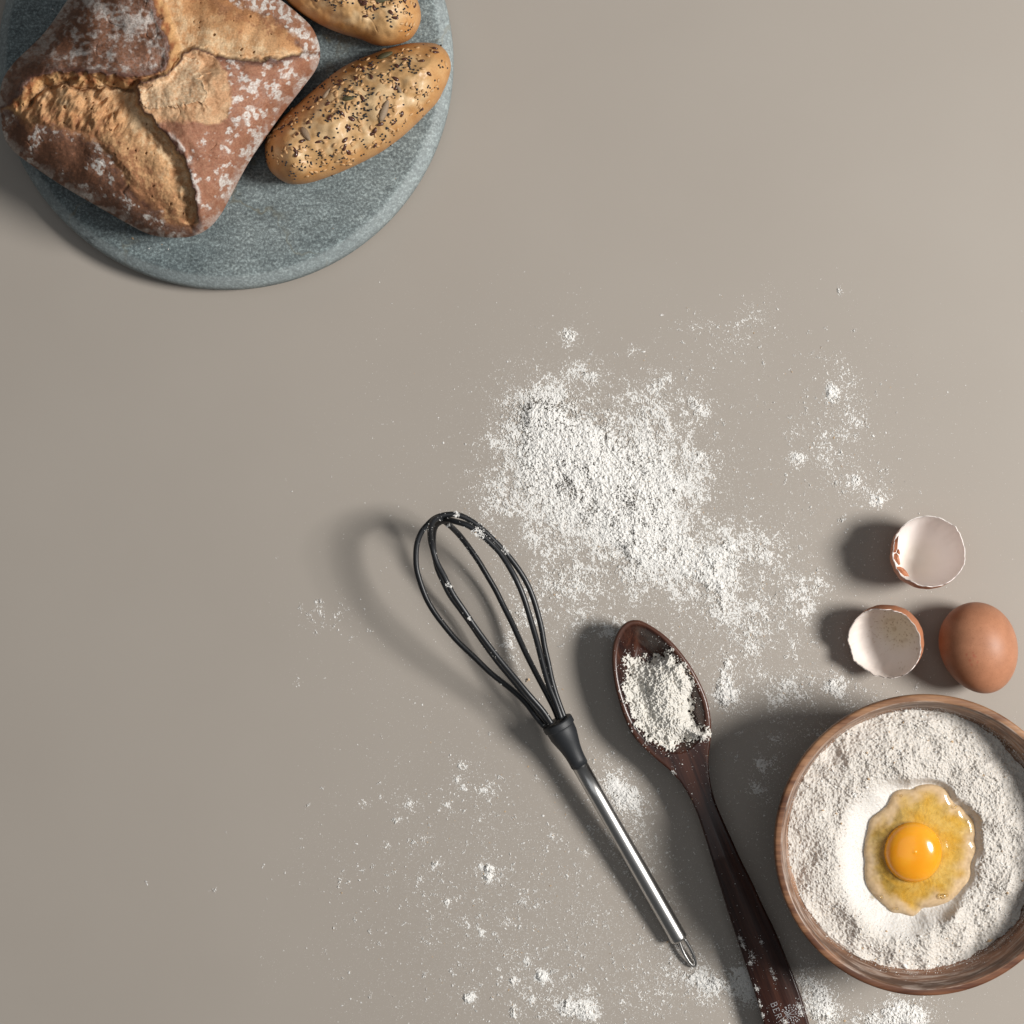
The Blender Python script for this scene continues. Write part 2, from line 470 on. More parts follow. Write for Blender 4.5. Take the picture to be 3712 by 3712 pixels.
UR = [(700,-400),(720,-160),(745,-90),(785,-40),(832,0),(882,28),(963,56),(1019,87),(1056,124),(1085,165),(1112,186),(1300,188),(1300,-400)]

NT_, NR = 940, 195
C0 = np.array([585., 292.])
rho = 1 - (1 - np.linspace(0, 1, NR)) ** 1.25
px = C0[0] + rho[:, None] * (outl[None, :, 0] - C0[0]); py = C0[1] + rho[:, None] * (outl[None, :, 1] - C0[1])
X, Y = px.ravel(), py.ravel()
d = np.maximum(sd(X, Y, outl_s), 0); d[X * 0 + np.repeat(rho, NT_) >= .9999] = 0
w1 = N(X, Y, 46, 1) * 4 + N(X, Y, 12, 2) * 1.1
w2 = N(X, Y, 46, 3) * 4 + N(X, Y, 12, 4) * 1.1
XW, YW = X + w1, Y + w2
sTL, sBL, sRF, sUR = sd(XW, YW, TL), sd(XW, YW, BL), sd(XW, YW, RF), sd(XW, YW, UR)
sCP, sFL = sd(XW, YW, CP), sd(X + w1 * 1.3, Y + w2 * 1.3, FL)
dn = np.clip(d / 300., 0, 1)
dome = np.sqrt(np.maximum(1 - (1 - dn) ** 2.3, 0))
z = BZ + .021 + .040 * dome
inner = ss(0, 70, d)
z += .0010 * N(X, Y, 150, 5) * inner
edgeTL = ss(-46, 6, sTL)
z += .0105 * edgeTL * inner
lipTL = np.exp(-((sTL - 10) / 14.) ** 2)
z += .0012 * lipTL * inner
rflift = lerp(.0030, .0085, ss(190, 330, Y))
z += rflift * ss(-16, 3, sRF) * inner
z += .0012 * np.exp(-((sRF - 8) / 12.) ** 2) * inner
z -= .0018 * ss(-60, 14, sBL) * inner + .0014 * ss(-50, 14, sUR) * inner
crumb_m = (sTL < 0) & (sBL < 0) & (sRF < 0) & (sUR < 0)
cw = ss(0, 26, -np.maximum.reduce([sTL, sBL, sRF, sUR])) * inner
# torn ridges in the left arm, fibres in the upper right arm
rx, ry = rot(X, Y, -62)
rid = np.abs(N(rx / 2.6, ry, 36, 6)) * 1.0
leftarm = ss(520, 430, X) * ss(520, 430, Y)
z += (.0013 * (rid - .8) * leftarm * (.55 + .45 * N(X, Y, 60, 18)) + .0012 * N(X, Y, 55, 19) * leftarm + .00025 * N(rx / 3, ry, 10, 7) * leftarm) * cw
gx, gy = rot(X, Y, -85)
ura = ss(600, 660, X) * ss(240, 190, Y)
z += (.00004 * N(gx / 3, gy, 9, 8) + .0006 * N(X, Y, 70, 9) + .0016 * np.exp(-((Y - 90 - .12 * (X - 700)) / 60.) ** 2)) * ura * cw
bx, by = rot(X, Y, 30)
lowarm = ss(440, 500, Y)
z += (.0008 * N(bx / 1.4, by, 90, 10) + (.00012 + .0006 * ss(-90, -40, sRF)) * N(X, Y, 26, 11) + .00008 * N(X, Y, 12, 11)) * lowarm * cw
z -= .0045 * ss(640, 700, X) * ss(700, 740, Y) * ss(830, 800, Y) * cw      # hole near the lower tip
holes = ss(2.3, 2.7, N(X, Y, 15, 12)) * cw
z -= .0018 * holes
flk = ss(-1.5, 2.5, sFL)
z += (.0013 * flk + (.00012 * N(X, Y, 16, 13) + .0005 * N(X, Y, 60, 39)) * ss(-5, 10, sCP)) * inner
z += (.0005 * np.exp(-((sFL) / 5.) ** 2)) * inner
# crust wrinkles
crust_w = (1 - cw) * inner
z += (.00010 * N(X, Y, 22, 14) + .0004 * N(X, Y, 80, 38) - .0006 * ss(.14, .0, np.abs(N(X, Y, 90, 15))) * ss(.5, 1.2, N(X, Y, 70, 16))) * crust_w
earTL = (edgeTL * (1 - ss(-4, 4, sTL)))
z += (.0006 * N(X, Y, 30, 17) + .00008 * N(X, Y, 9, 17)) * earTL * inner
grv = np.exp(-((sTL + 50 + 5 * N(X, Y, 40, 48)) / 8.) ** 2) * ss(505, 470, X) * ss(60, 120, X)
z -= .0032 * grv * inner
z = z.astype(float)

# colours
def c3(*c): return np.array(c)[None, :]
n4, n7, n22, n60 = N(X, Y, 5, 20), N(X, Y, 9, 21), N(X, Y, 24, 22), N(X, Y, 75, 23)
dark = c3(.128, .058, .033); mid = c3(.22, .096, .052); pink = c3(.36, .175, .105)
cr = lerp(dark, mid, np.clip(.5 + .3 * n7 + .3 * n60, 0, 1)[:, None])
cr = lerp(cr, lerp(c3(.30, .125, .072), pink, np.clip(.55 + .3 * n7, 0, 1)[:, None]), (ss(0, 20, sRF) * .9)[:, None])
cr = lerp(cr, lerp(c3(.33, .14, .07), pink, np.clip(.5 + .3 * n7, 0, 1)[:, None]), (ss(0, 20, sUR) * .8)[:, None])
burn = np.exp(-(np.minimum.reduce([np.abs(sTL - 5), np.abs(sRF - 4), np.abs(sBL - 14) * 1.6 + 5, np.abs(sUR) * 2 + 5]) / 10.) ** 2)
cr = lerp(cr, c3(.085, .036, .030), (burn * .6)[:, None])
# flour on the crust
n16 = N(X, Y, 17, 37)
fv = n16 * .50 + .50 * n22 + n60 * .72 + .14 * n7
f_rf = (ss(.55, 1.35, fv + .12 * n4) * (.85 + .12 * n4)).clip(0, .95)
f_tl = .72 * ss(-.1, 2.3, N(X, Y, 70, 24) * .8 + N(X, Y, 20, 25) * .65 + .25 * n4 + .25 + .5 * ss(300, 520, X))
f_bl = .85 * ss(.75, 1.25, fv * .9 + .2 * n4)
fl = np.where(sTL > 0, f_tl * (1 - .7 * ss(250, 60, X)), np.where(sRF > 0, f_rf * (1 - ss(-5, 8, sCP)), np.where(sUR > 0, ss(.35, .75, fv), f_bl)))
fl = np.maximum(fl, .55 * ss(46, 0, d) * ss(-.6, .9, n22 + .5 * n7))
fl = fl * (1 - .85 * np.clip(burn * 1.4, 0, 1) * (np.abs(sTL - 5) < 30)) * (1 - .3 * np.clip(burn, 0, 1))
fl = np.maximum(fl, .75 * np.exp(-((sRF - 15) / 7.) ** 2) * ss(430, 520, Y) * ss(-.6, .6, N(X, Y, 34, 53)))
fl = np.maximum(fl, .5 * ss(34, 4, d) * ss(-.9, .3, n22))
powder = ss(-1.1, .5, N(X, Y, 5.5, 50) + .6 * N(X, Y, 11, 51))
fl = fl * (.55 + .45 * powder) + .10 * powder * ss(-.8, 1.0, n60)
cr = lerp(cr, c3(.64, .60, .555), np.clip(fl, 0, 1)[:, None])
# crumb
dA = np.minimum(np.maximum(-sTL, 0), np.maximum(-sRF, 0)); dB = np.minimum(np.maximum(-sBL, 0), np.maximum(-sUR, 0))
wA = np.clip(1.05 * dB / (dA + dB + 1e-3) - .08 + .12 * N(X, Y, 30, 26) + .08 * n7, 0, 1)
light, tan_, brown = c3(.68, .50, .305), c3(.55, .315, .155), c3(.33, .155, .075)
fh = np.zeros(len(X))
cb = lerp(brown, tan_, ss(.0, .35, wA)[:, None]); cb = lerp(cb, light, (ss(.50, .98, wA) * .8)[:, None])
cb = lerp(cb, c3(.38, .185, .088), (.50 * ss(.2, 1.4, N(X, Y, 26, 27) + .4 * n4) * (1 - .6 * ura))[:, None])
cb = lerp(cb, c3(.44, .205, .082), (.42 * leftarm * ss(.6, 1.7, rid + .3 * n7) + .50 * ura * ss(.85, .35, wA) * ss(-.3, 1.2, N(X, Y, 60, 49) + .01 * (110 - Y)))[:, None])
cb = lerp(cb, c3(.26, .11, .05), (ss(60, 0, d) * .8)[:, None])
cb = lerp(cb, lerp(c3(.30, .115, .045), c3(.56, .33, .15), ss(.0, 1, .5 + .28 * N(X, Y, 24, 28) + .4 * ss(-10, -40, sTL))[:, None]), (ss(-50, -30, sTL))[:, None])
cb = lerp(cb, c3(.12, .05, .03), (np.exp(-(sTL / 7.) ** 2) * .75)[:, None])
cb = lerp(cb, c3(.22, .115, .055), (grv * .6)[:, None])  # groove colour darkened to paint in the shade of the gap
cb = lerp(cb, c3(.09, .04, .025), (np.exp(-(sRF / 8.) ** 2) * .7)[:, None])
cb = lerp(cb, c3(.24, .13, .06), (holes * .6)[:, None])
# centre piece of the right flap: tan, torn skin
cp = lerp(c3(.51, .285, .15), c3(.57, .36, .205), ss(-1, 1, N(X, Y, 30, 29) + .4 * n7)[:, None])
cp = lerp(cp, c3(.68, .50, .32), (flk * (.55 + .25 * n7))[:, None])
cr = lerp(cr, cp, (ss(-6, 10, sCP) * ss(0, 10, sRF))[:, None])
soft = np.maximum(sBL, sUR) + 7 * N(X, Y, 24, 52); hard = np.maximum(sTL, sRF)
cmx = ss(18, -18, soft) * (hard < 0)
colr = lerp(cr, cb, cmx[:, None])

ring_dn = [(1.0, -.004), (.997, -.009), (.985, -.0145), (.955, -.0185), (.90, -.0205)]
lx = [px, ]; 
Pw = W(X, Y, z)
skirt = []; skc = []
for k, (f, dz) in enumerate(ring_dn):
    sx = C0[0] + f * (outl[:, 0] - C0[0]); sy = C0[1] + f * (outl[:, 1] - C0[1])
    skirt.append(W(sx, sy, np.full(NT_, BZ + .021 + dz))); 
    skc.append(np.repeat(c3(.24, .115, .07), NT_, 0))
    if k == 0: pass
Vall = np.vstack([Pw] + skirt); Call = np.vstack([colr] + skc)
Fall = grid_faces(NR + len(ring_dn), NT_, True)
lab = np.zeros(len(Vall), int)                      # 0 base/side, 1 TL, 2 RF, 3 BL, 4 UR, 5 crumb
nn = len(X)
lab[:nn] = np.where(sTL > 0, 1, np.where(sRF > 0, 2, np.where(sBL > 0, 3, np.where(sUR > 0, 4, 5))))
lab[:nn][np.repeat(rho, NT_) >= .9999] = 0
flab = lab[Fall].max(1)
fl0 = (lab[Fall] == 0).any(1); flab[fl0 & (Fall.max(1) >= nn)] = 0
loaf_c = W(590, 300, 0)
loaf = thing("bread_loaf", "large square rustic loaf with floury brown crust torn open in a cross", "bread loaf", (loaf_c[0], loaf_c[1], BZ))
def sub(lbl, name, mat, label=None):
    f = Fall[flab == lbl]; u, inv = np.unique(f, return_inverse=True)
    o = add(name, mesh_np(name, rel(Vall[u], loaf), inv.reshape(f.shape), color=Call[u]), mat, loaf)
    if label: o["label"] = label
sub(0, "crust_base", M['loaf'])
sub(1, "crust_flap", M['loaf'], "dark upper left flap with soft flour bloom")
sub(2, "crust_flap", M['loaf'], "red brown right flap with crisp white flour patches")
sub(3, "crust_flap", M['loaf'], "dark lower left flap with few flour patches")
sub(4, "crust_flap", M['loaf'], "small upper right flap with white flour patches")
sub(5, "torn_crumb", M['crumb'])

rcb = np.random.default_rng(31)
ang = rcb.uniform(0, 6.283, 70); rad_ = BR * np.sqrt(rcb.uniform(.1, .85, 70))
cbp = np.column_stack([bc[0] + rad_ * np.cos(ang), bc[1] + rad_ * np.sin(ang), np.full(70, BZ + .0002)])
V, F, C = grains(cbp, rcb.lognormal(math.log(.00028), .5, 70), rcb, .75)
o = add("bread_crumbs", mesh_np("bread_crumbs", V, F, False, C), M['flour'])
tag(o, "tiny tan bread crumbs scattered on the round stone board", "crumbs", kind="stuff")

# ------------------------------------------------------------------ seeded rolls
def ellip_mesh(name, a, b, c, taper=0.0, nu=5, nv=6, ridge=0):
    V = []
    for i in range(nu + 1):
        th = math.pi * i / nu
        for j in range(nv):
            ph = 2 * math.pi * j / nv
            x = math.cos(th); r = math.sin(th)
            k = 1 - taper * x
            V.append((a * x, b * r * math.cos(ph) * k, c * r * math.sin(ph) * k + ridge * c * max(0, math.cos(ph * 2)) * r))
    return mesh_np(name, V, grid_faces(nu + 1, nv, True))
SEED = {'flax': ellip_mesh("flax_seed", .00195, .00100, .00062, .35), 'sesame': ellip_mesh("sesame_seed", .00140, .00085, .0006, .3),
        'sunflower': ellip_mesh("sunflower_kernel", .0049, .0019, .0014, .3, 9, 10, .15), 'pumpkin': ellip_mesh("pumpkin_kernel", .0036, .0016, .0009, .2, 9, 10)}
for k in SEED: SEED[k].materials.append(M[k])
def spread(n, r, z): return [(math.cos(i) * r, math.sin(i) * r) for i in range(n)]

def make_roll(outl_px, big, label, seed, hz, wiggle, ndens):
    n_t, n_r = 400, 92
    o = spline(outl_px, n_t, True); os_ = spline(outl_px, 110, True)
    c = o.mean(0)
    rh = 1 - (1 - np.linspace(0, 1, n_r)) ** 1.2
    x = (c[0] + rh[:, None] * (o[None, :, 0] - c[0])).ravel(); y = (c[1] + rh[:, None] * (o[None, :, 1] - c[1])).ravel()
    d = np.maximum(sd(x, y, os_), 0); d[np.repeat(rh, n_t) > .9999] = 0
    dn = np.clip(d / 150., 0, 1)
    z = BZ + .013 + hz * np.sqrt(np.maximum(1 - (1 - dn) ** 2.1, 0))
    inn = ss(0, 50, d)
    wx, wy = rot(x, y, wiggle)
    cre = ss(.22, .0, np.abs(N(wx / 2.2, wy, 70, 30 + seed))) * ss(.2, 1.2, N(x, y, 60, 29 + seed))
    z += (.0008 * N(x, y, 95, 31 + seed) - .0005 * cre + .0003 * N(x, y, 45, 28 + seed) + .00012 * N(x, y, 24, 32 + seed)) * inn
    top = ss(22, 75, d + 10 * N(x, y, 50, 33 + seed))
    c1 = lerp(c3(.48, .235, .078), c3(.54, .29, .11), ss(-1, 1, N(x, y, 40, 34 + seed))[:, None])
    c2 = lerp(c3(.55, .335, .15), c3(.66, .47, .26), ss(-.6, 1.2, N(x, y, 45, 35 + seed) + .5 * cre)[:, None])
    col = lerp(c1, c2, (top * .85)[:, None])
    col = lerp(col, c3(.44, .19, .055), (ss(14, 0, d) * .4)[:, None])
    P = W(x, y, z)
    sk, skc = [], []
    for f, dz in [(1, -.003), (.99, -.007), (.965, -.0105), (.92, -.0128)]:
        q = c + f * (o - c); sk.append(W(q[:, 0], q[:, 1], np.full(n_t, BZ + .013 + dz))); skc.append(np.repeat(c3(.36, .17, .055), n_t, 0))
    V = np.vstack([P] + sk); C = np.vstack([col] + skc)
    rc = W(c[0], c[1], 0)
    root = thing("seeded_roll", label, "bread roll", (rc[0], rc[1], BZ), "seeded rolls on the stone board")
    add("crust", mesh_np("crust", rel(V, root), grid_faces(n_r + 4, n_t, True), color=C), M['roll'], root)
    # seeds
    G = P.reshape(n_r, n_t, 3)
    nu = np.gradient(G, axis=0); nv = np.gradient(G, axis=1); nor = np.cross(nu, nv).reshape(-1, 3); nor /= np.linalg.norm(nor, axis=1)[:, None] + 1e-12
    nor[nor[:, 2] < 0] *= -1
    rng = np.random.default_rng(50 + seed)
    dens = ss(8, 40, d + 7 * N(x, y, 45, 36 + seed) + 22 * ss(0, -60, (y - c[1]) * .85 + (x - c[0]) * .5)) * np.repeat(rh, n_t) * (.6 + .4 * ss(-.8, 1, N(x, y, 60, 37 + seed))) * ndens(x, y)
    dens[(np.repeat(rh, n_t) < .05)] *= .5
    p = dens / dens.sum()
    def place(kind, i, ang=None, tilt=.15, lift=.3, sc=1.0):
        ob = bpy.data.objects.new(SEED[kind].name, SEED[kind]); COL.objects.link(ob)
        nrm = Vector(nor[i]) + Vector(rng.normal(0, tilt, 3)); nrm.normalize()
        a = rng.uniform(0, 6.283) if ang is None else ang
        t = Vector((math.cos(a), math.sin(a), 0)); t = (t - nrm * t.dot(nrm)).normalized(); b = nrm.cross(t)
        m = Matrix((t, b, nrm)).transposed().to_4x4()
        thick = {'flax': .0006, 'sesame': .0006, 'sunflower': .0014, 'pumpkin': .0009}[kind]
        m.translation = Vector(P[i] - np.asarray(root.location)) + Vector(nor[i]) * thick * lift
        m = m @ Matrix.Diagonal((sc * rng.uniform(.85, 1.15), sc * rng.uniform(.85, 1.15), sc, 1))
        ob.parent = root; ob.matrix_local = m
        return ob
    def near(q): return int(np.argmin((x - q[0]) ** 2 + (y - q[1]) ** 2))
    for q, ang, kind, sc in big['big']: place(kind, near(q), math.radians(ang), .08, .45, sc)
    for q in big['flax']: place('flax', near(q), None, .22, .55, 1.02)
    for i in rng.choice(len(x), big['nflax'], p=p): place('flax', i, None, .22, .5)
    for i in rng.choice(len(x), big['nses'], p=p): place('sesame', i, None, .18, .25)
    # poppy seeds: too small to pick apart singly
    cl = rng.choice(len(x), big['npop'] // 2, p=p)
    idx = np.concatenate([cl] + [cl[rng.random(len(cl)) < .5] for _ in range(2)])
    Q = P[idx] + rng.normal(0, .0006, (len(idx), 3)) * np.array([1, 1, 0])
    Q[len(cl):, :2] += rng.normal(0, .0007, (len(idx) - len(cl), 2))
    tree = P  # drop each seed onto the crust below it
    zz = np.empty(len(Q))
    for k in range(len(Q)):
        zz[k] = P[np.argmin((P[:, 0] - Q[k, 0]) ** 2 + (P[:, 1] - Q[k, 1]) ** 2), 2]
    Q[:, 2] = zz + .0002
    me = ellip_mesh("poppy", .00053, .00053, .00046, 0, 5, 7)
    bv = np.empty(len(me.vertices) * 3); me.vertices.foreach_get("co", bv); bv = bv.reshape(-1, 3); bf = grid_faces(6, 7, True)
    VV = (bv[None] * rng.uniform(.8, 1.15, (len(Q), 1, 1)) + Q[:, None]).reshape(-1, 3); FF = (bf[None] + (np.arange(len(Q)) * len(bv))[:, None, None]).reshape(-1, 4)
    po = add("poppy_seeds", mesh_np("poppy_seeds", rel(VV, root), FF), M['poppy'], root); po["kind"] = "stuff"
    return root

def r2(p): return [(900 + a / 2.415, b / 2.415) for a, b in p]
roll2 = r2([(145,1300),(150,1240),(190,1160),(250,1080),(330,1000),(430,915),(500,850),(580,780),(650,720),(750,640),(850,575),(960,520),(1080,475),(1200,430),(1300,402),(1450,375),(1600,375),(1680,400),(1740,460),(1770,540),(1770,620),(1745,710),(1700,810),(1650,900),(1560,995),(1470,1085),(1380,1170),(1280,1250),(1150,1340),(1000,1420),(850,1490),(700,1550),(550,1598),(420,1615),(330,1600),(250,1550),(190,1490),(155,1400)])
roll1 = r2([(330,0),(400,70),(500,140),(600,200),(700,250),(800,290),(900,320),(1000,350),(1080,385),(1150,400),(1240,400),(1340,380),(1420,340),(1480,260),(1510,170),(1505,80),(1480,0),(1440,-90),(1350,-190),(1200,-300),(1030,-390),(850,-440),(660,-440),(500,-400),(380,-320),(300,-220),(280,-110)])
b2 = dict(big=[(r2([(1190,965)])[0], 70, 'sunflower', 1.15), (r2([(500,1180)])[0], -62, 'sunflower', 1.05), (r2([(872,862)])[0], 0, 'pumpkin', 1.0), (r2([(1200,492)])[0], 8, 'pumpkin', 1.5), (r2([(690,822)])[0], 70, 'sunflower', .75), (r2([(1320,775)])[0], 120, 'sunflower', .55)],
          flax=r2([(1075,575),(1300,580),(1075,670),(1290,690),(600,880),(785,745),(540,950),(530,1070),(715,1030),(905,1040),(880,1110),(1000,860),(1160,1085),(1270,1075),(1345,1000),(1090,1165),(680,1205),(470,1235),(610,1245),(430,1175),(400,1310),(425,1345),(840,1290),(1105,1270),(1160,1035),(370,1080),(1370,520),(965,590),(295,1120),(940,690)]),
          nflax=16, nses=200, npop=440)
b1 = dict(big=[(r2([(1170,-8)])[0], 5, 'pumpkin', 1.5)], flax=r2([(985,10),(1025,32),(1105,65),(1285,158)]), nflax=18, nses=120, npop=300)
make_roll(roll2, b2, "golden oval roll lying lower, covered in flax, sesame and poppy seeds", 0, .027, -38, lambda x, y: 1.0)
make_roll(roll1, b1, "golden seeded roll cut off by the upper edge, bare on its near side", 10, .027, 60,
          lambda x, y: np.clip(ss(60, -10, y - .32 * (x - 1250)) + .9 * ss(1390, 1450, x), 0, 1))

# ------------------------------------------------------------------ whisk
def r3(p): return np.array([(1450 + a / 1.9325, 1800 + b / 1.9325) for a, b in p])
A_ = r3([(1010,1610),(960,1552),(880,1445),(780,1350),(640,1240),(520,1125),(400,1010),(315,910),(240,810),(183,710),(142,600),(116,500),(112,400),(122,320),(150,250),(190,200),(240,155),(300,132),(370,125),(440,140),(520,185),(600,250),(680,330),(750,405),(820,495),(880,590),(925,690),(960,800),(990,920),(1012,1050),(1037,1160),(1062,1280),(1092,1385),(1122,1470),(1150,1545)])
B_ = r3([(1062,1592),(1000,1500),(900,1385),(800,1265),(700,1145),(600,1015),(520,905),(450,800),(370,680),(310,560),(258,460),(228,360),(212,280),(215,210),(238,165),(275,152),(320,180),(370,222),(420,275),(480,352),(550,452),(610,552),(670,655),(722,760),(780,875),(830,985),(880,1095),(930,1195),(982,1295),(1040,1405),(1080,1485),(1112,1565)])
C_ = r3([(1042,1602),(985,1520),(890,1410),(790,1285),(690,1165),(590,1030),(505,905),(430,800),(350,690),(300,590),(262,500),(240,400),(232,310),(240,230),(270,185),(330,165),(400,178),(480,205),(560,260),(640,330),(705,400),(770,500),(825,605),(868,710),(898,805),(928,905),(958,1010),(986,1120),(1015,1230),(1045,1330),(1085,1430),(1130,1555)])
P0 = np.array([2019., 2619.]); P1 = np.array([1598., 1872.])
ax = P1 - P0; AL = np.linalg.norm(ax); ax /= AL; pr = np.array([-ax[1], ax[0]])
def fl_(p): q = p - P0; return (q @ ax) / AL, q @ pr
def axz(f): return .0205 + .0165 * f
fa, la = fl_(A_); k = int(np.argmax(fa))
def width(f):
    l = np.interp(f, fa[:k + 1], la[:k + 1]); r = np.interp(f, fa[k:][::-1], la[k:][::-1])
    return np.abs(r - l) / 2, (l + r) / 2
def wire(p, s1, s2, dz=0.):
    q = spline(p, 260); f, l = fl_(q); w, c = width(np.clip(f, 0, .995))
    kk = int(np.argmax(f)); sg = np.where(np.arange(len(q)) <= kk, s1, s2)
    h = np.sqrt(np.maximum(w ** 2 - (l - c) ** 2, 0)) * S
    h = np.minimum(h, .026); h *= ss(1.02, .93, f)
    zz = axz(f) + sg * h * .9 + dz * ss(.8, 1.0, f)
    zz = np.maximum(np.convolve(np.pad(zz, 6, 'edge'), np.ones(13) / 13, 'valid'), .0016)
    return W(q[:, 0], q[:, 1], zz)
wk_c = W(2098, 2772, 0)
whisk = thing("whisk", "black wire whisk with brushed steel handle lying beside the wooden spoon", "whisk", (wk_c[0], wk_c[1], 0))
WP = [wire(A_, .12, -.12), wire(B_, 1, -1, .0035), wire(C_, -1, 1, -.0025)]
for p in WP:
    V, F = tube(p, .00160, 12)
    add("wire_loop", mesh_np("wire_loop", rel(V, whisk), F), M['rubber'], whisk)
ct = W(2017, 2613, .0205); cbm = W(2101, 2773, .0165); te = W(2464, 3408, .0062)
dirw = (cbm - ct) / np.linalg.norm(cbm - ct)
L = np.linalg.norm(cbm - ct)
cpr = [(0, .0001), (0.0, .0074), (.0004, .0086), (.0010, .0088), (.0038, .00885), (.0040, .00882), (.0043, .0081), (.0046, .0080), (.0060, .0080), (.009, .0078), (.013, .0068), (.017, .0058), (.021, .00515), (.0245, .0049), (L, .0049), (L, .0002)]
V, F = tube(np.array([ct + dirw * t for t, r in cpr]), [r for t, r in cpr], 40)
add("collar", mesh_np("collar", rel(V, whisk), F), M['collar'], whisk)
# tip pieces: steel handle, its end cap and the hanging loop
dh = (te - cbm) / np.linalg.norm(te - cbm); LH = np.linalg.norm(te - cbm)
hp = [(-.002, .0045), (.02, .0045), (.05, .0046), (LH * .6, .0048), (LH - .003, .0049), (LH - .0012, .0049), (LH - .0006, .0047), (LH - .0003, .0042), (LH, .0040), (LH + .0002, .0036), (LH + .0002, .0001)]
V, F = tube(np.array([cbm + dh * t for t, r in hp]), [r for t, r in hp], 40)
add("handle", mesh_np("handle", rel(V, whisk), F), M['steel'], whisk)
lp0 = W(2461, 3412, .0062); lp1 = W(2516, 3502, .0022)
q = np.array([(2460,3408),(2474,3445),(2492,3478),(2508,3498),(2519,3500),(2520,3486),(2512,3458),(2498,3430),(2482,3404)])
qz = np.interp(np.linspace(0, 1, len(q)), [0, .5, .56, 1], [.0058, .0018, .0022, .0075])
lp = spline(np.column_stack([W(q[:, 0], q[:, 1], qz)]), 60)
V, F = tube(lp, .00105, 12)
add("hanging_loop", mesh_np("hanging_loop", rel(V, whisk), F), M['steel'], whisk)

# flour stuck on the whisk
gp, gr = [], []
rw = np.random.default_rng(5)
for p, cnt in zip(WP, (520, 620, 480)):
    f = np.arange(len(p)) / len(p)
    wgt = (.25 + ss(.3, .45, f) * ss(.75, .55, f)) * (.25 + np.clip(N(f * 900, f * 0 + 3, 40, 40), 0, 3))
    i = rw.choice(len(p), cnt, p=wgt / wgt.sum())
    a = rw.normal(0, .9, cnt); side = np.stack([np.sin(a) * .0013, np.sin(a) * .0013 * rw.choice([-1, 1], cnt), np.cos(a) * .00138], 1)
    gp.append(p[i] + side); gr.append(rw.lognormal(math.log(.00018), .35, cnt))
for (cx, cy), n_, sp in [((398,135),60,.0011), ((335,185),50,.0012), ((545,245),130,.0022), ((735,385),110,.002), ((580,265),40,.0012), ((475,850),40,.0008), ((365,600),40,.001)]:
    c = r3([(cx, cy)])[0]
    best = min(((np.linalg.norm(W(c[0], c[1], q_[2])[:2] - q_[:2]) - q_[2] * .05, tuple(q_)) for p in WP for q_ in p))[1]
    gp.append(np.array(best) + rw.normal(0, 1, (n_, 3)) * np.array([sp, sp, .0003]) * .55 + np.array([0, 0, .0014])); gr.append(rw.lognormal(math.log(.00032), .4, n_))
V, F, C = grains(np.vstack(gp), np.concatenate(gr), rw, .03)
o = add("flour", mesh_np("flour_on_whisk", V, F, False, C), M['flour'])
tag(o, "white flour dust and clumps stuck to the black whisk wires", "flour", kind="stuff")

# ------------------------------------------------------------------ wooden spoon
def r4(p): return np.array([(2150 + a / 1.2375, 2150 + b / 1.2375) for a, b in p])
SL = r4([(182,120),(158,126),(130,146),(102,190),(87,245),(84,310),(93,390),(110,465),(140,560),(178,638),(222,692),(280,745),(348,800),(400,862),(432,915),(460,975),(482,1035),(511,1125),(541,1225),(572,1325),(604,1430),(642,1545),(682,1665),(722,1785),(765,1935),(800,2060),(840,2180),(880,2250),(920,2270)])
SR = r4([(182,120),(208,122),(238,134),(292,167),(342,208),(392,263),(442,333),(480,402),(510,472),(526,545),(530,612),(525,680),(517,742),(520,805),(531,872),(551,942),(581,1014),(621,1102),(662,1193),(712,1293),(762,1402),(812,1504),(862,1622),(902,1722),(932,1803),(970,1935),(1000,2060),(1000,2180),(975,2245),(920,2270)])
nS, nW = 420, 61
def arc(p, n):
    q = spline(p, 900); return q
tpar = np.linspace(0, 1, nS)
# pair the two edges by position along the spoon's bent spine
spine = spline(r4([(182,120),(230,300),(310,560),(420,820),(520,1060),(640,1340),(760,1640),(870,1960),(915,2272)]), 900)
def split_edge(e):
    q = spline(e, 1500)
    i = np.argmin(((q[:, None, :] - spine[None, ::6, :]) ** 2).sum(-1), 1) / (len(spine[::6]) - 1)
    i = np.maximum.accumulate(i + np.linspace(0, 1e-4, len(i)))
    i = (i - i[0]) / (i[-1] - i[0])
    tt = (1 - np.cos(tpar * math.pi)) / 2 * .35 + tpar * .65
    s = np.concatenate([[0], np.cumsum(np.linalg.norm(np.diff(q, axis=0), axis=1))]); s /= s[-1]
    i = .55 * i + .45 * s
    return np.stack([np.interp(tt, i, q[:, 0]), np.interp(tt, i, q[:, 1])], 1)
EL, ER = split_edge(SL), split_edge(SR)
sp_poly = chaikin(np.vstack([SL, SR[::-1][1:-1]]), 1)
HOL = r4([(190,136),(150,155),(118,205),(102,270),(102,340),(114,420),(138,500),(170,580),(215,645),(280,700),(345,722),(410,722),(455,690),(490,650),(508,590),(503,520),(482,450),(450,380),(405,310),(350,240),(295,185),(240,148)])
HOLs = chaikin(HOL, 2)
tip = r4([(182, 120)])[0]; sax = r4([(915, 2272)])[0] - tip; SLEN = np.linalg.norm(sax); sax /= SLEN
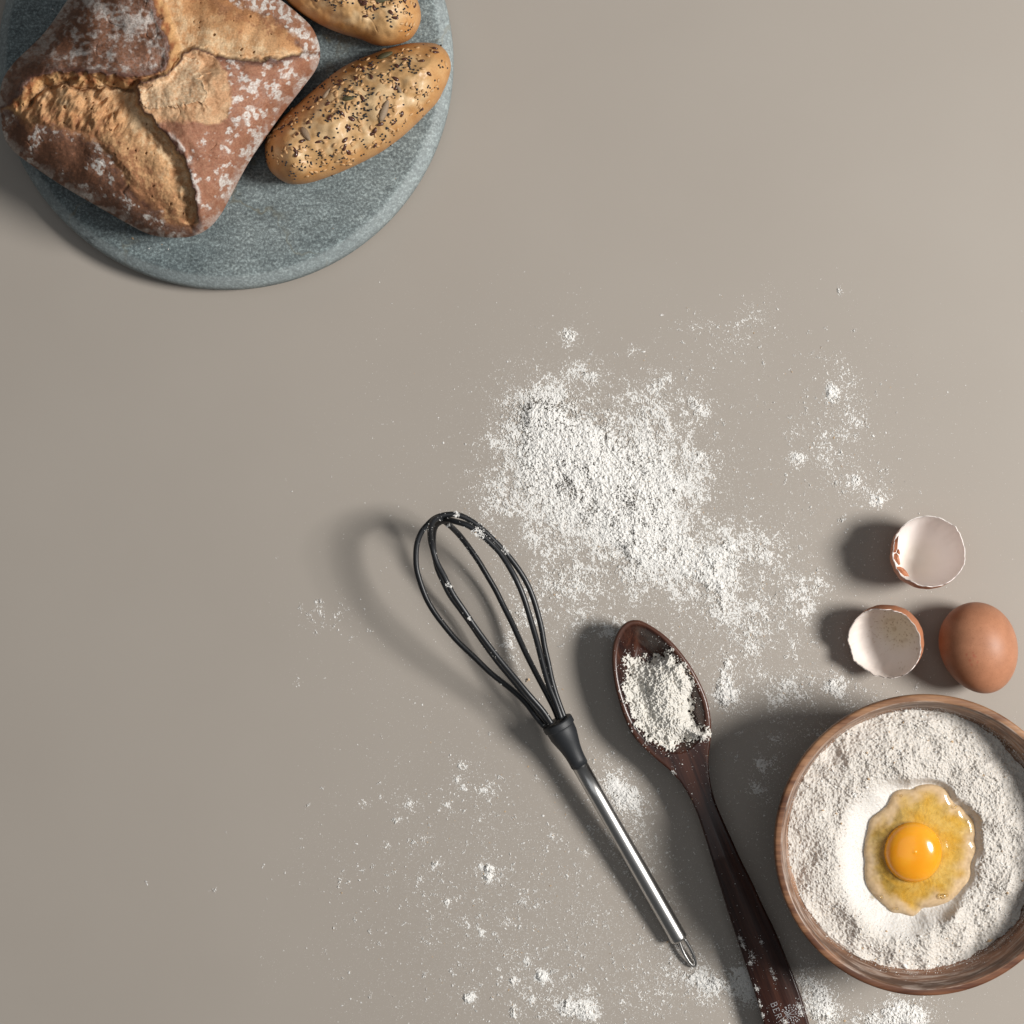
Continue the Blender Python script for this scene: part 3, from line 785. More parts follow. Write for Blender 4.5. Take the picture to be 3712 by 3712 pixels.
def spoon_z(x, y):
    u = ((x - tip[0]) * sax[0] + (y - tip[1]) * sax[1]) / SLEN
    rim = np.interp(u, [0, .10, .26, .36, .5, .7, 1.0], [.0245, .0235, .0215, .0205, .0200, .0165, .0120])
    h = sd(x, y, HOLs)
    zt = rim - .0125 * ss(-3, 78, h) ** .85
    e = sd(x, y, sp_poly)
    zt = zt - .0012 * (1 - np.sqrt(np.clip(1 - (1 - np.clip(e / 9., 0, 1)) ** 2, 0, 1)))
    # slight crown on the handle
    zt = zt + .0010 * ss(.36, .5, u) * ss(0, 60, e)
    return zt, u, h, e
sv = np.sin(np.linspace(-math.pi / 2, math.pi / 2, nW)) * .5 + .5
SX = (EL[:, None, 0] * (1 - sv) + ER[:, None, 0] * sv); SY = (EL[:, None, 1] * (1 - sv) + ER[:, None, 1] * sv)
zt, u_, hol, ed = spoon_z(SX.ravel(), SY.ravel())
ed = np.maximum(ed, 0)
bowlm = ss(.40, .26, u_)
zb_bowl = np.maximum(zt * 0 + .0003, np.minimum(zt - .0030, .0003 + .021 * (1 - np.sqrt(np.clip(1 - (1 - np.clip(ed / 115., 0, 1)) ** 2, 0, 1)))))
zb_h = zt - .0022 - .0058 * np.sqrt(np.clip(1 - (1 - np.clip(ed / 45., 0, 1)) ** 2, 0, 1))
zb = np.maximum(lerp(zb_h, zb_bowl, bowlm), .0002); zb = np.minimum(zb, zt - .0012)
Pt = W(SX.ravel(), SY.ravel(), zt); Pb = W(SX.ravel(), SY.ravel(), zb)
ft = grid_faces(nS, nW); fb = ft[:, ::-1] + nS * nW
i = np.arange(nS - 1)
e1 = np.stack([i * nW, (i + 1) * nW, (i + 1) * nW + nS * nW, i * nW + nS * nW], 1)
e2 = np.stack([i * nW + nW - 1, i * nW + nW - 1 + nS * nW, (i + 1) * nW + nW - 1 + nS * nW, (i + 1) * nW + nW - 1], 1)
rimc = ss(6, -2, hol) * ss(24, 10, ed) * ss(.33, .24, u_) * .6
cc = np.concatenate([rimc, np.full(nS * nW, .15)])
sp_c = W(2450, 2900, 0)
spoon = thing("wooden_spoon", "dark brown polished wooden spoon holding a heap of flour", "spoon", (sp_c[0], sp_c[1], 0))
add("spoon_body", mesh_np("spoon_body", rel(np.vstack([Pt, Pb]), spoon), [np.vstack([ft[:, ::-1], fb[:, ::-1], e1, e2])], color=np.repeat(cc[:, None], 3, 1)), M['spoon'], spoon)

def on_spoon(px_, py_, dz=0.):
    zt_, _, _, e_ = spoon_z(np.asarray(px_, float), np.asarray(py_, float))
    return W(px_, py_, zt_ + dz), e_
# lettering and tree emblem near the end of the handle
def L1(a, b): return 2600 + a / 4.83, 3350 + b / 4.83
def strokes(segs, wpx, name):
    parts = []
    for seg in segs:
        q = np.array([L1(*p) for p in seg]); 
        if len(q) < 12: q = spline(q, 12)
        P, _ = on_spoon(q[:, 0], q[:, 1], .00003)
        ww = np.asarray(wpx) if np.ndim(wpx) else np.full(len(q), wpx)
        V, F = tube(P, ww / 4.83 * S / 2, 6); parts.append((V, F, None))
    V, F, _ = join(parts)
    o = add(name, mesh_np(name, rel(V, spoon), F), M['ink'], spoon); return o
tdir = np.array([.36, .93]); udir = np.array([.93, -.36])       # reading direction, letter-up direction (crop pixels)
def letter(ch, o, h=104., w=62.):
    G = {'B': [[(0,0),(0,1)], [(0,1),(.6,1),(.82,.88),(.82,.68),(.6,.54),(0,.54)], [(.6,.54),(.92,.42),(.92,.14),(.66,0),(0,0)], [(-.12,0),(.12,0)], [(-.12,1),(.12,1)]],
         'E': [[(0,0),(0,1)], [(0,1),(.85,1)], [(.85,1),(.85,.86)], [(0,.52),(.6,.52)], [(0,0),(.9,0)], [(.9,0),(.9,.16)], [(-.12,0),(.1,0)], [(-.12,1),(.1,1)]],
         'R': [[(0,0),(0,1)], [(0,1),(.6,1),(.85,.86),(.85,.64),(.6,.5),(0,.5)], [(.45,.5),(.95,0),(1.08,0)], [(-.12,0),(.12,0)], [(-.12,1),(.12,1)]]}
    return [[tuple(np.array(o) + tdir * a * w + udir * b * h) for a, b in s] for s in G[ch]]
for ch, org in zip("BER", [(938,1402), (976,1502), (1014,1602)]):
    lt = strokes(letter(ch, org), 7.5, "letter"); lt["label"] = "engraved white letter " + ch
em = []
ctr = np.array([1215., 1600.])
rr_ = np.random.default_rng(3)
for a in np.linspace(-150, 95, 8):
    v = np.array([math.cos(math.radians(a)), math.sin(math.radians(a))])
    em.append([tuple(ctr + v * 12), tuple(ctr + v * 55 + np.array([20, -5])), tuple(ctr + v * 95 + np.array([40, -10]))])
em.append([(1060,1720),(1130,1665),(1200,1605),(1290,1560)])
em_o = strokes(em, 6.0, "emblem_branches")
lv = []
c2_ = np.array([1300., 1575.])
for rad, cnt in ((78, 11), (122, 19), (168, 27)):
    for a in np.linspace(0, 2 * math.pi, cnt, endpoint=False) + rr_.uniform(0, 1) + rr_.normal(0, .05, cnt):
        if math.cos(a - 2.6) > .82: continue
        v = np.array([math.cos(a), math.sin(a) * .93]); c = c2_ + v * (rad + rr_.normal(0, 5))
        lv.append([tuple(c - v * 17), tuple(c + v * 19)])
em_l = strokes(lv, np.array([2, 5, 9, 12, 14, 15, 15, 14, 12, 9, 5, 2.]), "emblem_leaves"); em_l["kind"] = "stuff"

# flour heap in the spoon
def r5(p): return np.array([(2150 + a / 2.972, 2200 + b / 2.972) for a, b in p])
HP = r5([(380,505),(450,545),(620,555),(680,500),(760,515),(850,455),(885,560),(960,600),(1000,685),(1060,760),(1080,850),(1060,950),(1080,1050),(1065,1150),(1110,1240),(1165,1325),(1245,1340),(1250,1440),(1150,1452),(1000,1440),(920,1475),(830,1545),(740,1490),(650,1462),(565,1465),(555,1345),(475,1290),(415,1150),(375,1020),(335,900),(355,750),(345,620)])
gx_, gy_ = np.meshgrid(np.arange(HP[:, 0].min() - 30, HP[:, 0].max() + 30, 1.5), np.arange(HP[:, 1].min() - 30, HP[:, 1].max() + 30, 1.5))
def flour_sheet(gx, gy, inside, zbase, hfun, rough, seed, scale=1.0):
    q = .55 * N(gx, gy, 6 * scale, seed) + .5 * N(gx, gy, 15 * scale, seed + 1) + .35 * N(gx, gy, 40 * scale, seed + 2)
    t = inside / 7.0 + q * 1.6
    h = hfun + rough * q
    z = zbase + np.where(t > 0, np.maximum(h, .0002), -.0004)
    keep = t > 0
    kf = keep[:-1, :-1] | keep[1:, :-1] | keep[:-1, 1:] | keep[1:, 1:]
    ny, nx = gx.shape
    id_ = np.arange(ny * nx).reshape(ny, nx)
    F = np.stack([id_[:-1, :-1], id_[1:, :-1], id_[1:, 1:], id_[:-1, 1:]], -1)[kf]
    u, inv = np.unique(F, return_inverse=True)
    V = W(gx.ravel()[u], gy.ravel()[u], z.ravel()[u])
    r = np.random.default_rng(seed)
    C = np.array([[.66, .635, .585]]) * (1 + .05 * q.ravel()[u][:, None].clip(-2, 2) * .5)
    tn = (r.random(len(u)) < .012); C[tn] = (.50, .33, .19)
    return V, inv.reshape(-1, 4), C
zs, _, _, _ = spoon_z(gx_.ravel(), gy_.ravel()); zs = zs.reshape(gx_.shape)
ins = sd(gx_.ravel(), gy_.ravel(), HP).reshape(gx_.shape)
pk = r5([(760, 880)])[0]; pk2 = r5([(900, 1300)])[0]
hh = .0128 * np.exp(-(((gx_ - pk[0] - 4) / 92) ** 2 + ((gy_ - pk[1]) / 112) ** 2)) + .0085 * np.exp(-(((gx_ - pk2[0]) / 90) ** 2 + ((gy_ - pk2[1]) / 60) ** 2)) + .0030
hh *= ss(-2, 38, ins) * .9 + .1
p1 = flour_sheet(gx_, gy_, ins, zs, hh, .00065, 60)
rs = np.random.default_rng(8)
# loose grains on the spoon
gpts = []
bb = chaikin(sp_poly, 0)
cand = np.column_stack([rs.uniform(2210, 2900, 60000), rs.uniform(2240, 3730, 60000)])
zc, uc, hc, ec = spoon_z(cand[:, 0], cand[:, 1])
ih = sd(cand[:, 0], cand[:, 1], HP)
dl = sd(cand[:, 0], cand[:, 1], chaikin(np.vstack([SL[14:24], (SL[14:24] + np.array([34, 0]))[::-1]]), 0))
pr_ = np.where(uc < .40, .75 * np.exp(np.minimum(ih, 0) / 16.) + .10 + .05 * ss(0, 1.5, N(cand[:, 0], cand[:, 1], 40, 44)), .025)
pr_ += ss(.68, .76, uc) * (.55 * (dl > 0) * ss(-.3, 1.2, N(cand[:, 0], cand[:, 1], 26, 45)) + .02)
ef = sd(cand[:, 0], cand[:, 1], np.array([L1(1380,1250), L1(1420,1240), L1(1560,1560), L1(1600,1748), L1(1540,1748), L1(1450,1560), L1(1370,1450)]))
pr_ += .6 * ss(-4, 6, ef)
kp = (rs.random(len(cand)) < pr_ * .30) & (ec > 4) & (ih < 6)
cand, zc = cand[kp], zc[kp]
p2 = grains(W(cand[:, 0], cand[:, 1], zc + .0001), rs.lognormal(math.log(.00017), .4, len(cand)), rs, .03)
cl = []
for (a, b, n_, s_) in [(405,255,60,26), (455,370,60,26), (690,1130,50,20), (620,560,50,34), (580,680,40,22), (1440,1450,60,34), (740,1360,18,14), (790,1590,40,22), (760,1440,24,16), (770,330,26,22), (960,830,40,30), (1000,950,24,22), (1190,1720,70,40), (1480,1560,40,30)]:
    c = np.array(L1(a, b)); n_ = int(n_ * 2.2); tt_ = rs.standard_t(3, (n_, 2)); cl.append(np.column_stack([c[0] + tt_[:, 0] * s_ / 4.83 * .6 + .25 * tt_[:, 1] * s_ / 4.83, c[1] + tt_[:, 1] * s_ / 4.83 * .9]))
cl.append(rs.normal(r5([(862, 1775)])[0], 4.5, (40, 2))); cl.append(rs.normal(r5([(412, 1340)])[0], 3, (25, 2)))
cl = np.vstack(cl); zc, _, _, e_ = spoon_z(cl[:, 0], cl[:, 1]); ok = e_ > 1
p3 = grains(W(cl[ok, 0], cl[ok, 1], zc[ok] + .0001), rs.lognormal(math.log(.00017), .45, ok.sum()), rs, .02)
V, F, C = join([p1, p2, p3])
o = add("flour", mesh_np("flour_in_spoon", V, F, True, C), M['flour'])
tag(o, "heap of white flour lying in the wooden spoon", "flour", kind="stuff")

# ------------------------------------------------------------------ wooden bowl
bw = W(3353, 3063, .066)
pf = [(0, .0), (.040, .0), (.049, .0005), (.054, .004), (.064, .017), (.0725, .034), (.0775, .052), (.0795, .062), (.0797, .0655), (.0795, .0668), (.0788, .0674), (.0772, .0675), (.0761, .0674), (.0757, .0671), (.0753, .0655), (.0742, .0605), (.0722, .0530), (.0690, .0440), (.0615, .029), (.048, .0165), (.025, .0125), (.0005, .012)]
pf = smooth_profile(pf, 2)
V, F = lathe(pf, 256)
rr = np.hypot(V[:, 0], V[:, 1])
inn = np.zeros(len(V)); n_prof = len(pf); 
iz = np.arange(n_prof); top_i = int(np.argmax(pf[:, 1])); 
msk = np.repeat((iz > top_i + 3).astype(float), 256)
bowl = thing("wooden_bowl", "round brown wooden bowl filled with flour and a raw egg", "bowl", (bw[0], bw[1], 0))
me = mesh_np("bowl_body", V, F[:, ::-1], color=np.repeat(msk[:, None], 3, 1))
at = me.attributes.new("ring", 'FLOAT_VECTOR', 'POINT')
th_ = np.tile(np.linspace(0, 2 * math.pi, 256, endpoint=False), n_prof)
at.data.foreach_set("vector", np.column_stack([th_ * .012, V[:, 2], rr]).astype(np.float32).ravel())
add("bowl_body", me, M['bowl'], bowl)

# flour in the bowl
def r6(p): return np.array([(3080 + a / 3.22, 2780 + b / 3.22) for a, b in p])
EW = r6([(860,205),(930,200),(1000,207),(1090,240),(1150,290),(1188,370),(1230,430),(1310,465),(1358,540),(1420,590),(1460,660),(1475,780),(1463,870),(1487,940),(1470,1020),(1432,1100),(1418,1180),(1425,1260),(1392,1350),(1338,1405),(1280,1480),(1190,1560),(1080,1610),(950,1640),(855,1650),(805,1700),(742,1747),(680,1735),(600,1710),(500,1700),(430,1640),(320,1540),(230,1440),(185,1330),(173,1200),(180,1100),(164,1000),(180,870),(210,740),(228,650),(270,580),(380,500),(450,430),(488,340),(540,285),(620,260),(730,260),(790,225)])
EWs = chaikin(EW, 1)
fc = W(3353, 3063, .046)
nr_, nt_ = 235, 1000
RFL = .0709
a = np.linspace(0, 2 * math.pi, nt_, endpoint=False)
rf = RFL * np.linspace(.001, 1, nr_) ** .8
fx = bw[0] + rf[:, None] * np.cos(a); fy = bw[1] + rf[:, None] * np.sin(a)
# photo pixels of these points at about flour height
ZF = .046
ux = PX / 2 + fx / (S * (CAM_H - ZF) / CAM_H); uy = PX / 2 - fy / (S * (CAM_H - ZF) / CAM_H)
so = -sd(ux.ravel(), uy.ravel(), EWs).reshape(ux.shape)           # distance outside the egg white
cosd = np.clip((ux - 3340) / 220., -1, 1)
up_ = np.clip((3080 - uy) / 260., -1, 1)
smw = lerp(92, 26, ss(-.9, .6, cosd + .45 * up_))                 # smooth slope is wide on the left
q = .62 * N(ux, uy, 6.5, 70) + .50 * N(ux, uy, 13, 71) + .40 * N(ux, uy, 30, 72)
roughm = ss(smw * .55, smw * 1.25, so)
zf = .0392 + lerp(.0108, .0066, ss(-.2, .9, cosd)) * ss(-8, smw * 1.35, so)
rn = rf[:, None] / RFL
zf = zf - .0026 * ss(.72, 1.0, rn) * np.ones_like(zf)
zf += roughm * (.00034 * q + .0010 * N(ux, uy, 90, 73) + .00025 * np.maximum(N(ux, uy, 26, 75), 0)) + .00008 * N(ux, uy, 9, 74)
zf = np.where(rn > .995, zf - .001, zf)
# ragged contact with the wall
V = np.stack([fx, fy, zf], -1).reshape(-1, 3)
r = np.random.default_rng(4)
C = lerp(c3(.70, .68, .65), c3(.61, .575, .53), roughm.ravel()[:, None]) * (1 + .04 * (q * roughm).ravel()[:, None].clip(-2, 2)); C = np.repeat(C, 1, 0)
tn = (r.random(len(V)) < .07) ; C[tn] = C[tn] * np.array([.80, .70, .58])
F = grid_faces(nr_, nt_, True)
# loose grains along the wall of the bowl
n_ = 2600
aa = r.uniform(0, 2 * math.pi, n_); zz = .0435 + np.abs(r.normal(0, .0045, n_)) ; zz = np.minimum(zz, .064)
rw_ = np.interp(zz, [.029, .044, .053, .0605, .0655], [.0615, .0690, .0722, .0742, .0755]) - .0002
pg = grains(np.column_stack([bw[0] + rw_ * np.cos(aa), bw[1] + rw_ * np.sin(aa), zz]), r.lognormal(math.log(.00018), .4, n_), r, .05, 1.0)
n2_ = 1500
ra = RFL * np.sqrt(r.uniform(.25, 1, n2_)); ta = r.uniform(0, 6.283, n2_)
gi = np.clip(((ra / RFL) ** 1.25 * (nr_ - 1)).astype(int), 0, nr_ - 1); gj = (ta / (2 * math.pi) * nt_).astype(int) % nt_
kk = so[gi, gj] > 70
gx2, gy2, gz2 = fx[gi, gj][kk], fy[gi, gj][kk], zf[gi, gj][kk]
pg2 = grains(np.column_stack([gx2, gy2, gz2 + .0002]), r.lognormal(math.log(.0004), .45, kk.sum()), r, .06, .9)
V, F, C = join([(V, F, C), pg, pg2])
o = add("flour", mesh_np("flour_in_bowl", V, F, True, C), M['flour'])
tag(o, "white flour filling the wooden bowl with a hollow for the egg", "flour", kind="stuff")

# ------------------------------------------------------------------ raw egg
eg_c = W(3318, 3092, .04)
raw = thing("raw_egg", "raw cracked egg with orange yolk lying in the flour of the bowl", "raw egg", tuple(eg_c))
n_t, n_r = 320, 64
o_ = spline(EW, n_t, True); os_ = spline(EW, 150, True); c = np.array([3335., 3095.])
rh = 1 - (1 - np.linspace(0, 1, n_r)) ** 1.5
x = (c[0] + rh[:, None] * (o_[None, :, 0] - c[0])).ravel(); y = (c[1] + rh[:, None] * (o_[None, :, 1] - c[1])).ravel()
d = np.maximum(sd(x, y, os_), 0); d[np.repeat(rh, n_t) > .9999] = 0
ZE = .0394
z = ZE + .0030 * np.sqrt(1 - (1 - np.clip(d / 34., 0, 1)) ** 2) + .0012 * ss(20, 120, d)
YC = r6([(750, 1005)])[0]; yr = np.hypot((x - YC[0]) / 104., (y - YC[1]) / 110.)
z += .0005 * np.exp(-((yr - 1.05) / .16) ** 2) - .004 * ss(.98, .8, yr)
z += .00008 * N(x, y, 70, 80)
edge = ss(62, 18, d + 9 * N(x, y, 55, 81) + 2 * N(x, y, 12, 82))
patch = ss(.55, 1.2, N(x, y, 34, 83) + .5 * N(x, y, 10, 84)) * ss(3390, 3450, x)
op = np.clip(.26 + .24 * edge + .10 * patch + .05 * N(x, y, 14, 85), 0, .8)
ty = lerp(c3(.93, .66, .17), c3(.96, .75, .29), ss(-1, 1.2, N(x, y, 60, 86))[:, None]); ty = lerp(ty, c3(.94, .76, .52), edge[:, None])
V = W(x, y, z)
me = mesh_np("egg_white", rel(V, raw), grid_faces(n_r, n_t, True)[:, ::-1] if False else grid_faces(n_r, n_t, True))
at = me.color_attributes.new("col", 'FLOAT_COLOR', 'POINT')
at.data.foreach_set("color", np.column_stack([ty, op]).astype(np.float32).ravel())
add("egg_white", me, M['eggwhite'], raw)
# yolk
t = NT("yolk"); v = t.obj()
n = t.noise(60, 2, .5, v).outputs[0]
t.set(Base_Color=t.ramp(n, [(.35, (.78, .31, .012)), (.65, (.82, .37, .028))]), Roughness=.16)
t.b.inputs["Specular IOR Level"].default_value = .5
t.b.inputs["Subsurface Weight"].default_value = .35; t.b.inputs["Subsurface Radius"].default_value = (.006, .002, .0005); t.b.inputs["Subsurface Scale"].default_value = 1.0
M['yolk'] = t.m
th = np.linspace(0, math.pi, 60); ph = np.linspace(0, 2 * math.pi, 120, endpoint=False)
R0 = 104 * S * (1 - .045 / CAM_H); yc = W(YC[0], YC[1], .0465)
Vx = np.sin(th)[:, None] * np.cos(ph) * R0; Vy = np.sin(th)[:, None] * np.sin(ph) * R0 * 1.05; Vz = np.sign(np.cos(th))[:, None] * (np.abs(1 - np.sin(th) ** 2.7) ** .5)[:, None] * np.ones_like(ph) * .0080
Vz = np.where(Vz < 0, Vz * .9, Vz) + .0004 * np.exp(-((Vx + .0004) ** 2 + (Vy - .0012) ** 2) / .0009 ** 2)
V = np.stack([Vx + yc[0], Vy + yc[1], Vz + .0437], -1).reshape(-1, 3)
add("yolk", mesh_np("yolk", rel(V, raw), grid_faces(60, 120, True)[:, ::-1]), M['yolk'], raw)
for (a_, b_), r_ in [((1085,1512), .0015), ((1135,1500), .0009), ((372,1520), .0012), ((1240,470), .0009), ((555,1655), .0009), ((600,335), .0008)]:
    q_ = r6([(a_, b_)])[0]; P = W(q_[0], q_[1], .0440 if r_ > .001 else .0436)
    V = np.stack([np.sin(th[::4])[:, None] * np.cos(ph[::6]) * r_, np.sin(th[::4])[:, None] * np.sin(ph[::6]) * r_, np.cos(th[::4])[:, None] * r_ * .6 * np.ones_like(ph[::6])], -1).reshape(-1, 3) + P
    me = mesh_np("bubble", rel(V, raw), grid_faces(15, 20, True)[:, ::-1])
    at = me.color_attributes.new("col", 'FLOAT_COLOR', 'POINT'); at.data.foreach_set("color", np.tile(np.array([.97, .92, .78, .03], np.float32), len(V)))
    add("bubble", me, M['eggwhite'], raw)

# ------------------------------------------------------------------ whole egg
def egg_profile(th, a, b, k):      # th from blunt pole; returns along, radius
    x = -np.cos(th) * a; r = np.sin(th) * b * (1 - k * x / a)
    return x, r
ec = W(3549, 2349, .021)
egg = thing("egg", "whole brown egg with faint red stamp above the wooden bowl", "egg", (ec[0], ec[1], 0))
nu, nv = 120, 220
th = np.linspace(.0001, math.pi - .0001, nu); ph = np.linspace(0, 2 * math.pi, nv, endpoint=False)
xl, rl = egg_profile(th, .0254, .0209, .07)
L_ = xl[:, None] * np.ones_like(ph); A1 = rl[:, None] * np.cos(ph); A2 = rl[:, None] * np.sin(ph)
da = math.radians(-72)             # long axis in the table plane
dx, dy = math.cos(da), math.sin(da)
Vx = L_ * dx - A1 * dy; Vy = L_ * dy + A1 * dx; Vz = A2 + .0209
V = np.stack([Vx, Vy, Vz], -1).reshape(-1, 3)
# printed stamp: faint broken dots in rows on the egg's left flank
sx = (V[:, 0] + .0076) ; sy = (V[:, 1] + .0042)
s1, s2 = rot(sx, sy, -63)
row = np.floor((s2 + .0024) / .0016); colm = np.floor((s1 + .006) / .00075)
hsh = np.abs(np.sin(row * 12.9898 + colm * 78.233) * 43758.5453) % 1
ins_r = np.abs(((s2 + .0024) / .0016) % 1 - .5) < .34
ln = np.choose(np.clip(row, 0, 2).astype(int), [.0042, .0030, .0048])
stamp = ((row >= 0) & (row <= 2) & ins_r & (hsh > .42) & (np.abs(s1) < ln) & (V[:, 2] > .02)) * (.5 + .5 * hsh)
C = np.repeat(c3(.435, .198, .110), len(V), 0)
C = lerp(C, c3(.40, .085, .06), (stamp * .55)[:, None])
add("shell", mesh_np("shell", V, grid_faces(nu, nv, True), color=C), M['eggshell'], egg)

# ------------------------------------------------------------------ egg shell halves
def shell_half(label, cpx, zc, axis, rad, depth, seed, notch, inside_dirt):
    """open shell: rim circle centred at cpx,zc with its opening facing axis"""
    axis = np.array(axis, float); axis /= np.linalg.norm(axis)
    e1 = np.cross([0, 1, 0], axis); e1 /= np.linalg.norm(e1); e2 = np.cross(axis, e1)
    cen = W(cpx[0], cpx[1], zc)
    nu, nv = 60, 260
    ph = np.linspace(0, 2 * math.pi, nv, endpoint=False)
    cx, sx = np.cos(ph), np.sin(ph)
    jag = .0008 * N(cx * 60 + 200, sx * 60, 40, 90 + seed) + .0005 * N(cx * 60, sx * 60 + 300, 12, 91 + seed) + .00035 * np.floor(N(cx * 60 + 90, sx * 60, 9, 92 + seed) * 1.3)
    for (pa, wd, dp) in notch:
        dd = np.abs((ph - pa + math.pi) % (2 * math.pi) - math.pi); jag -= dp * ss(wd, wd * .55, dd)
    def surf(r0, dpt, off):
        s = np.linspace(0, 1, nu)
        tmax = np.arcsin(1.0) + .10
        V = np.empty((nu, nv, 3))
        for i in range(nu):
            t = s[i] * tmax                                  # 0 at the pole
            rr = r0 * np.sin(t); h = -dpt * np.cos(t)
            hh = h + (jag * ss(.45, 1, s[i]) * 1.0)
            V[i] = cen + e1 * (rr * cx)[:, None] + e2 * (rr * sx)[:, None] + axis * (np.asarray(hh) + 0 * cx)[:, None]
        return V
    Vo = surf(rad, depth, 0); Vi = surf(rad - .00040, depth - .0004, 0)
    low = Vo[..., 2].min(); 
    Vo[..., 2] -= low - .0001; Vi[..., 2] -= low - .0001
    root = thing("eggshell_half", label, "eggshell", (cen[0], cen[1], 0), "empty eggshell halves")
    C = np.repeat(c3(.50, .205, .10), nu * nv, 0)
    add("shell", mesh_np("shell", rel(Vo.reshape(-1, 3), root), grid_faces(nu, nv, True), color=C), M['thinshell'], root)
    # inner skin plus the broken white rim
    rimV = np.concatenate([Vi.reshape(-1, 3), Vo[-1]])
    fi = grid_faces(nu, nv, True)[:, ::-1]
    i = np.arange(nv); j = (i + 1) % nv
    fr = np.stack([(nu - 1) * nv + i, (nu - 1) * nv + j, nu * nv + j, nu * nv + i], 1)
    P2 = Vi.reshape(-1, 3)
    Ci = np.repeat(c3(.91, .83, .77) if inside_dirt else c3(.94, .88, .845), len(P2), 0)
    lx_, ly_ = (P2 - cen) @ e1 / S, (P2 - cen) @ e2 / S
    rr = np.hypot(lx_, ly_)
    yel = ss(110, 30, rr) * (.7 if inside_dirt else .25)
    Ci = lerp(Ci, c3(.80, .68, .46), yel[:, None])
    if inside_dirt:
        sp = .8 * ss(1.0, 1.9, N(lx_ + 500, ly_, 6, 95)) * ss(115, 50, rr + 20 * N(lx_, ly_ + 90, 50, 96)) + .35 * ss(.3, 1.6, N(lx_ + 500, ly_, 22, 97)) * ss(95, 30, rr)
        Ci = lerp(Ci, c3(.40, .26, .10), np.clip(sp, 0, .85)[:, None])
    Ci = np.vstack([Ci, np.repeat(c3(.86, .82, .78), nv, 0)])
    add("membrane", mesh_np("membrane", rel(rimV, root), [np.vstack([fi, fr])], color=Ci), M['membrane'], root)
    return root, cen, Vo, ph

e_up, cu, Vu, phs = shell_half("empty brown eggshell half with cracked chips along one side of its rim", (3368, 2002), .031, (.05, .20, 1), .0199, .0290, 0,
                               [(math.radians(205), .55, .0035), (math.radians(155), .2, .002)], False)
e_lo, cl_, Vl, _ = shell_half("empty brown eggshell half dirty inside, lying next to the whole egg", (3216, 2330), .0265, (-.50, -.36, 1), .0205, .0215, 3,
                              [(math.radians(60), .35, .0012)], True)
# broken chips still hanging on the rim of the upper half
def u6(a, b): return 3150 + a / 4.83, 1850 + b / 4.83
chips = [([(520,430),(470,500),(410,580),(395,690),(430,740),(470,740),(500,660),(505,560)], .0255, .0300),
         ([(440,760),(480,745),(520,790),(535,850),(550,940),(520,965),(470,900),(430,840)], .0262, .0285),
         ([(465,985),(540,985),(600,1010),(650,1060),(690,1120),(708,1160),(620,1150),(560,1100),(500,1040)], .0270, .0280),
         ([(500,670),(530,690),(548,740),(540,778),(500,755),(480,745)], .0282, .0288)]
rc_ = np.random.default_rng(6)
for pts, za, zb_ in chips:
    q = np.array([u6(*p) for p in pts]); n_ = len(q); c_ = q.mean(0)
    zz = np.interp(q[:, 0], [q[:, 0].min(), q[:, 0].max()], [za, zb_]) + rc_.normal(0, .0003, n_)
    T_ = W(q[:, 0], q[:, 1], zz); B_2 = W(q[:, 0], q[:, 1], zz - .0004)
    ct_ = W(c_[0], c_[1], zz.mean() + .0007); cb2 = W(c_[0], c_[1], zz.mean() + .0003)
    V = np.vstack([T_, B_2, ct_[None], cb2[None]]); i = np.arange(n_); j = (i + 1) % n_
    me = mesh_np("shell_chip", rel(V, e_up), [np.stack([i, j, j + n_, i + n_], 1), np.vstack([np.stack([j, i, np.full(n_, 2 * n_)], 1), np.stack([i + n_, j + n_, np.full(n_, 2 * n_ + 1)], 1)])], smooth=False, color=np.repeat(c3(.50, .20, .10), len(V), 0))
    add("shell_chip", me, M['eggshell'], e_up)

# ------------------------------------------------------------------ flour spilled on the table
K = PX / 1932.
step = .79                                           # in 1932-pixel units
GX0, GY0 = 480., 480.
gw = int((2060 - GX0) / step); gh = int((2060 - GY0) / step)
cs = 4.0
cxs, cys = np.meshgrid(np.arange(GX0, 2064, cs), np.arange(GY0, 2064, cs))
def r7(p): return np.array([((1650 + a / 1.171) / K, (950 + b / 1.171) / K) for a, b in p])
core = r7([(250,570),(330,545),(420,560),(520,640),(640,650),(720,720),(800,640),(870,620),(920,720),(1000,830),(1080,900),(1060,960),(1010,1050),(1080,1130),(1190,1120),(1330,1170),(1320,1240),(1200,1280),(1130,1370),(1140,1500),(1080,1510),(1030,1400),(900,1350),(760,1340),(680,1280),(560,1220),(420,1200),(310,1160),(310,1080),(220,1050),(180,1000),(210,900),(215,800),(235,680)])
sc = sd(cxs.ravel(), cys.ravel(), core).reshape(cxs.shape)
D = .30 + .48 * ss(-16, 50, sc) + .14 * ss(30, 110, sc)
D = np.where(sc < 0, .54 * np.exp(sc / 40.), np.maximum(D, .54))
D = np.minimum(D, .88) * (sc > -260)
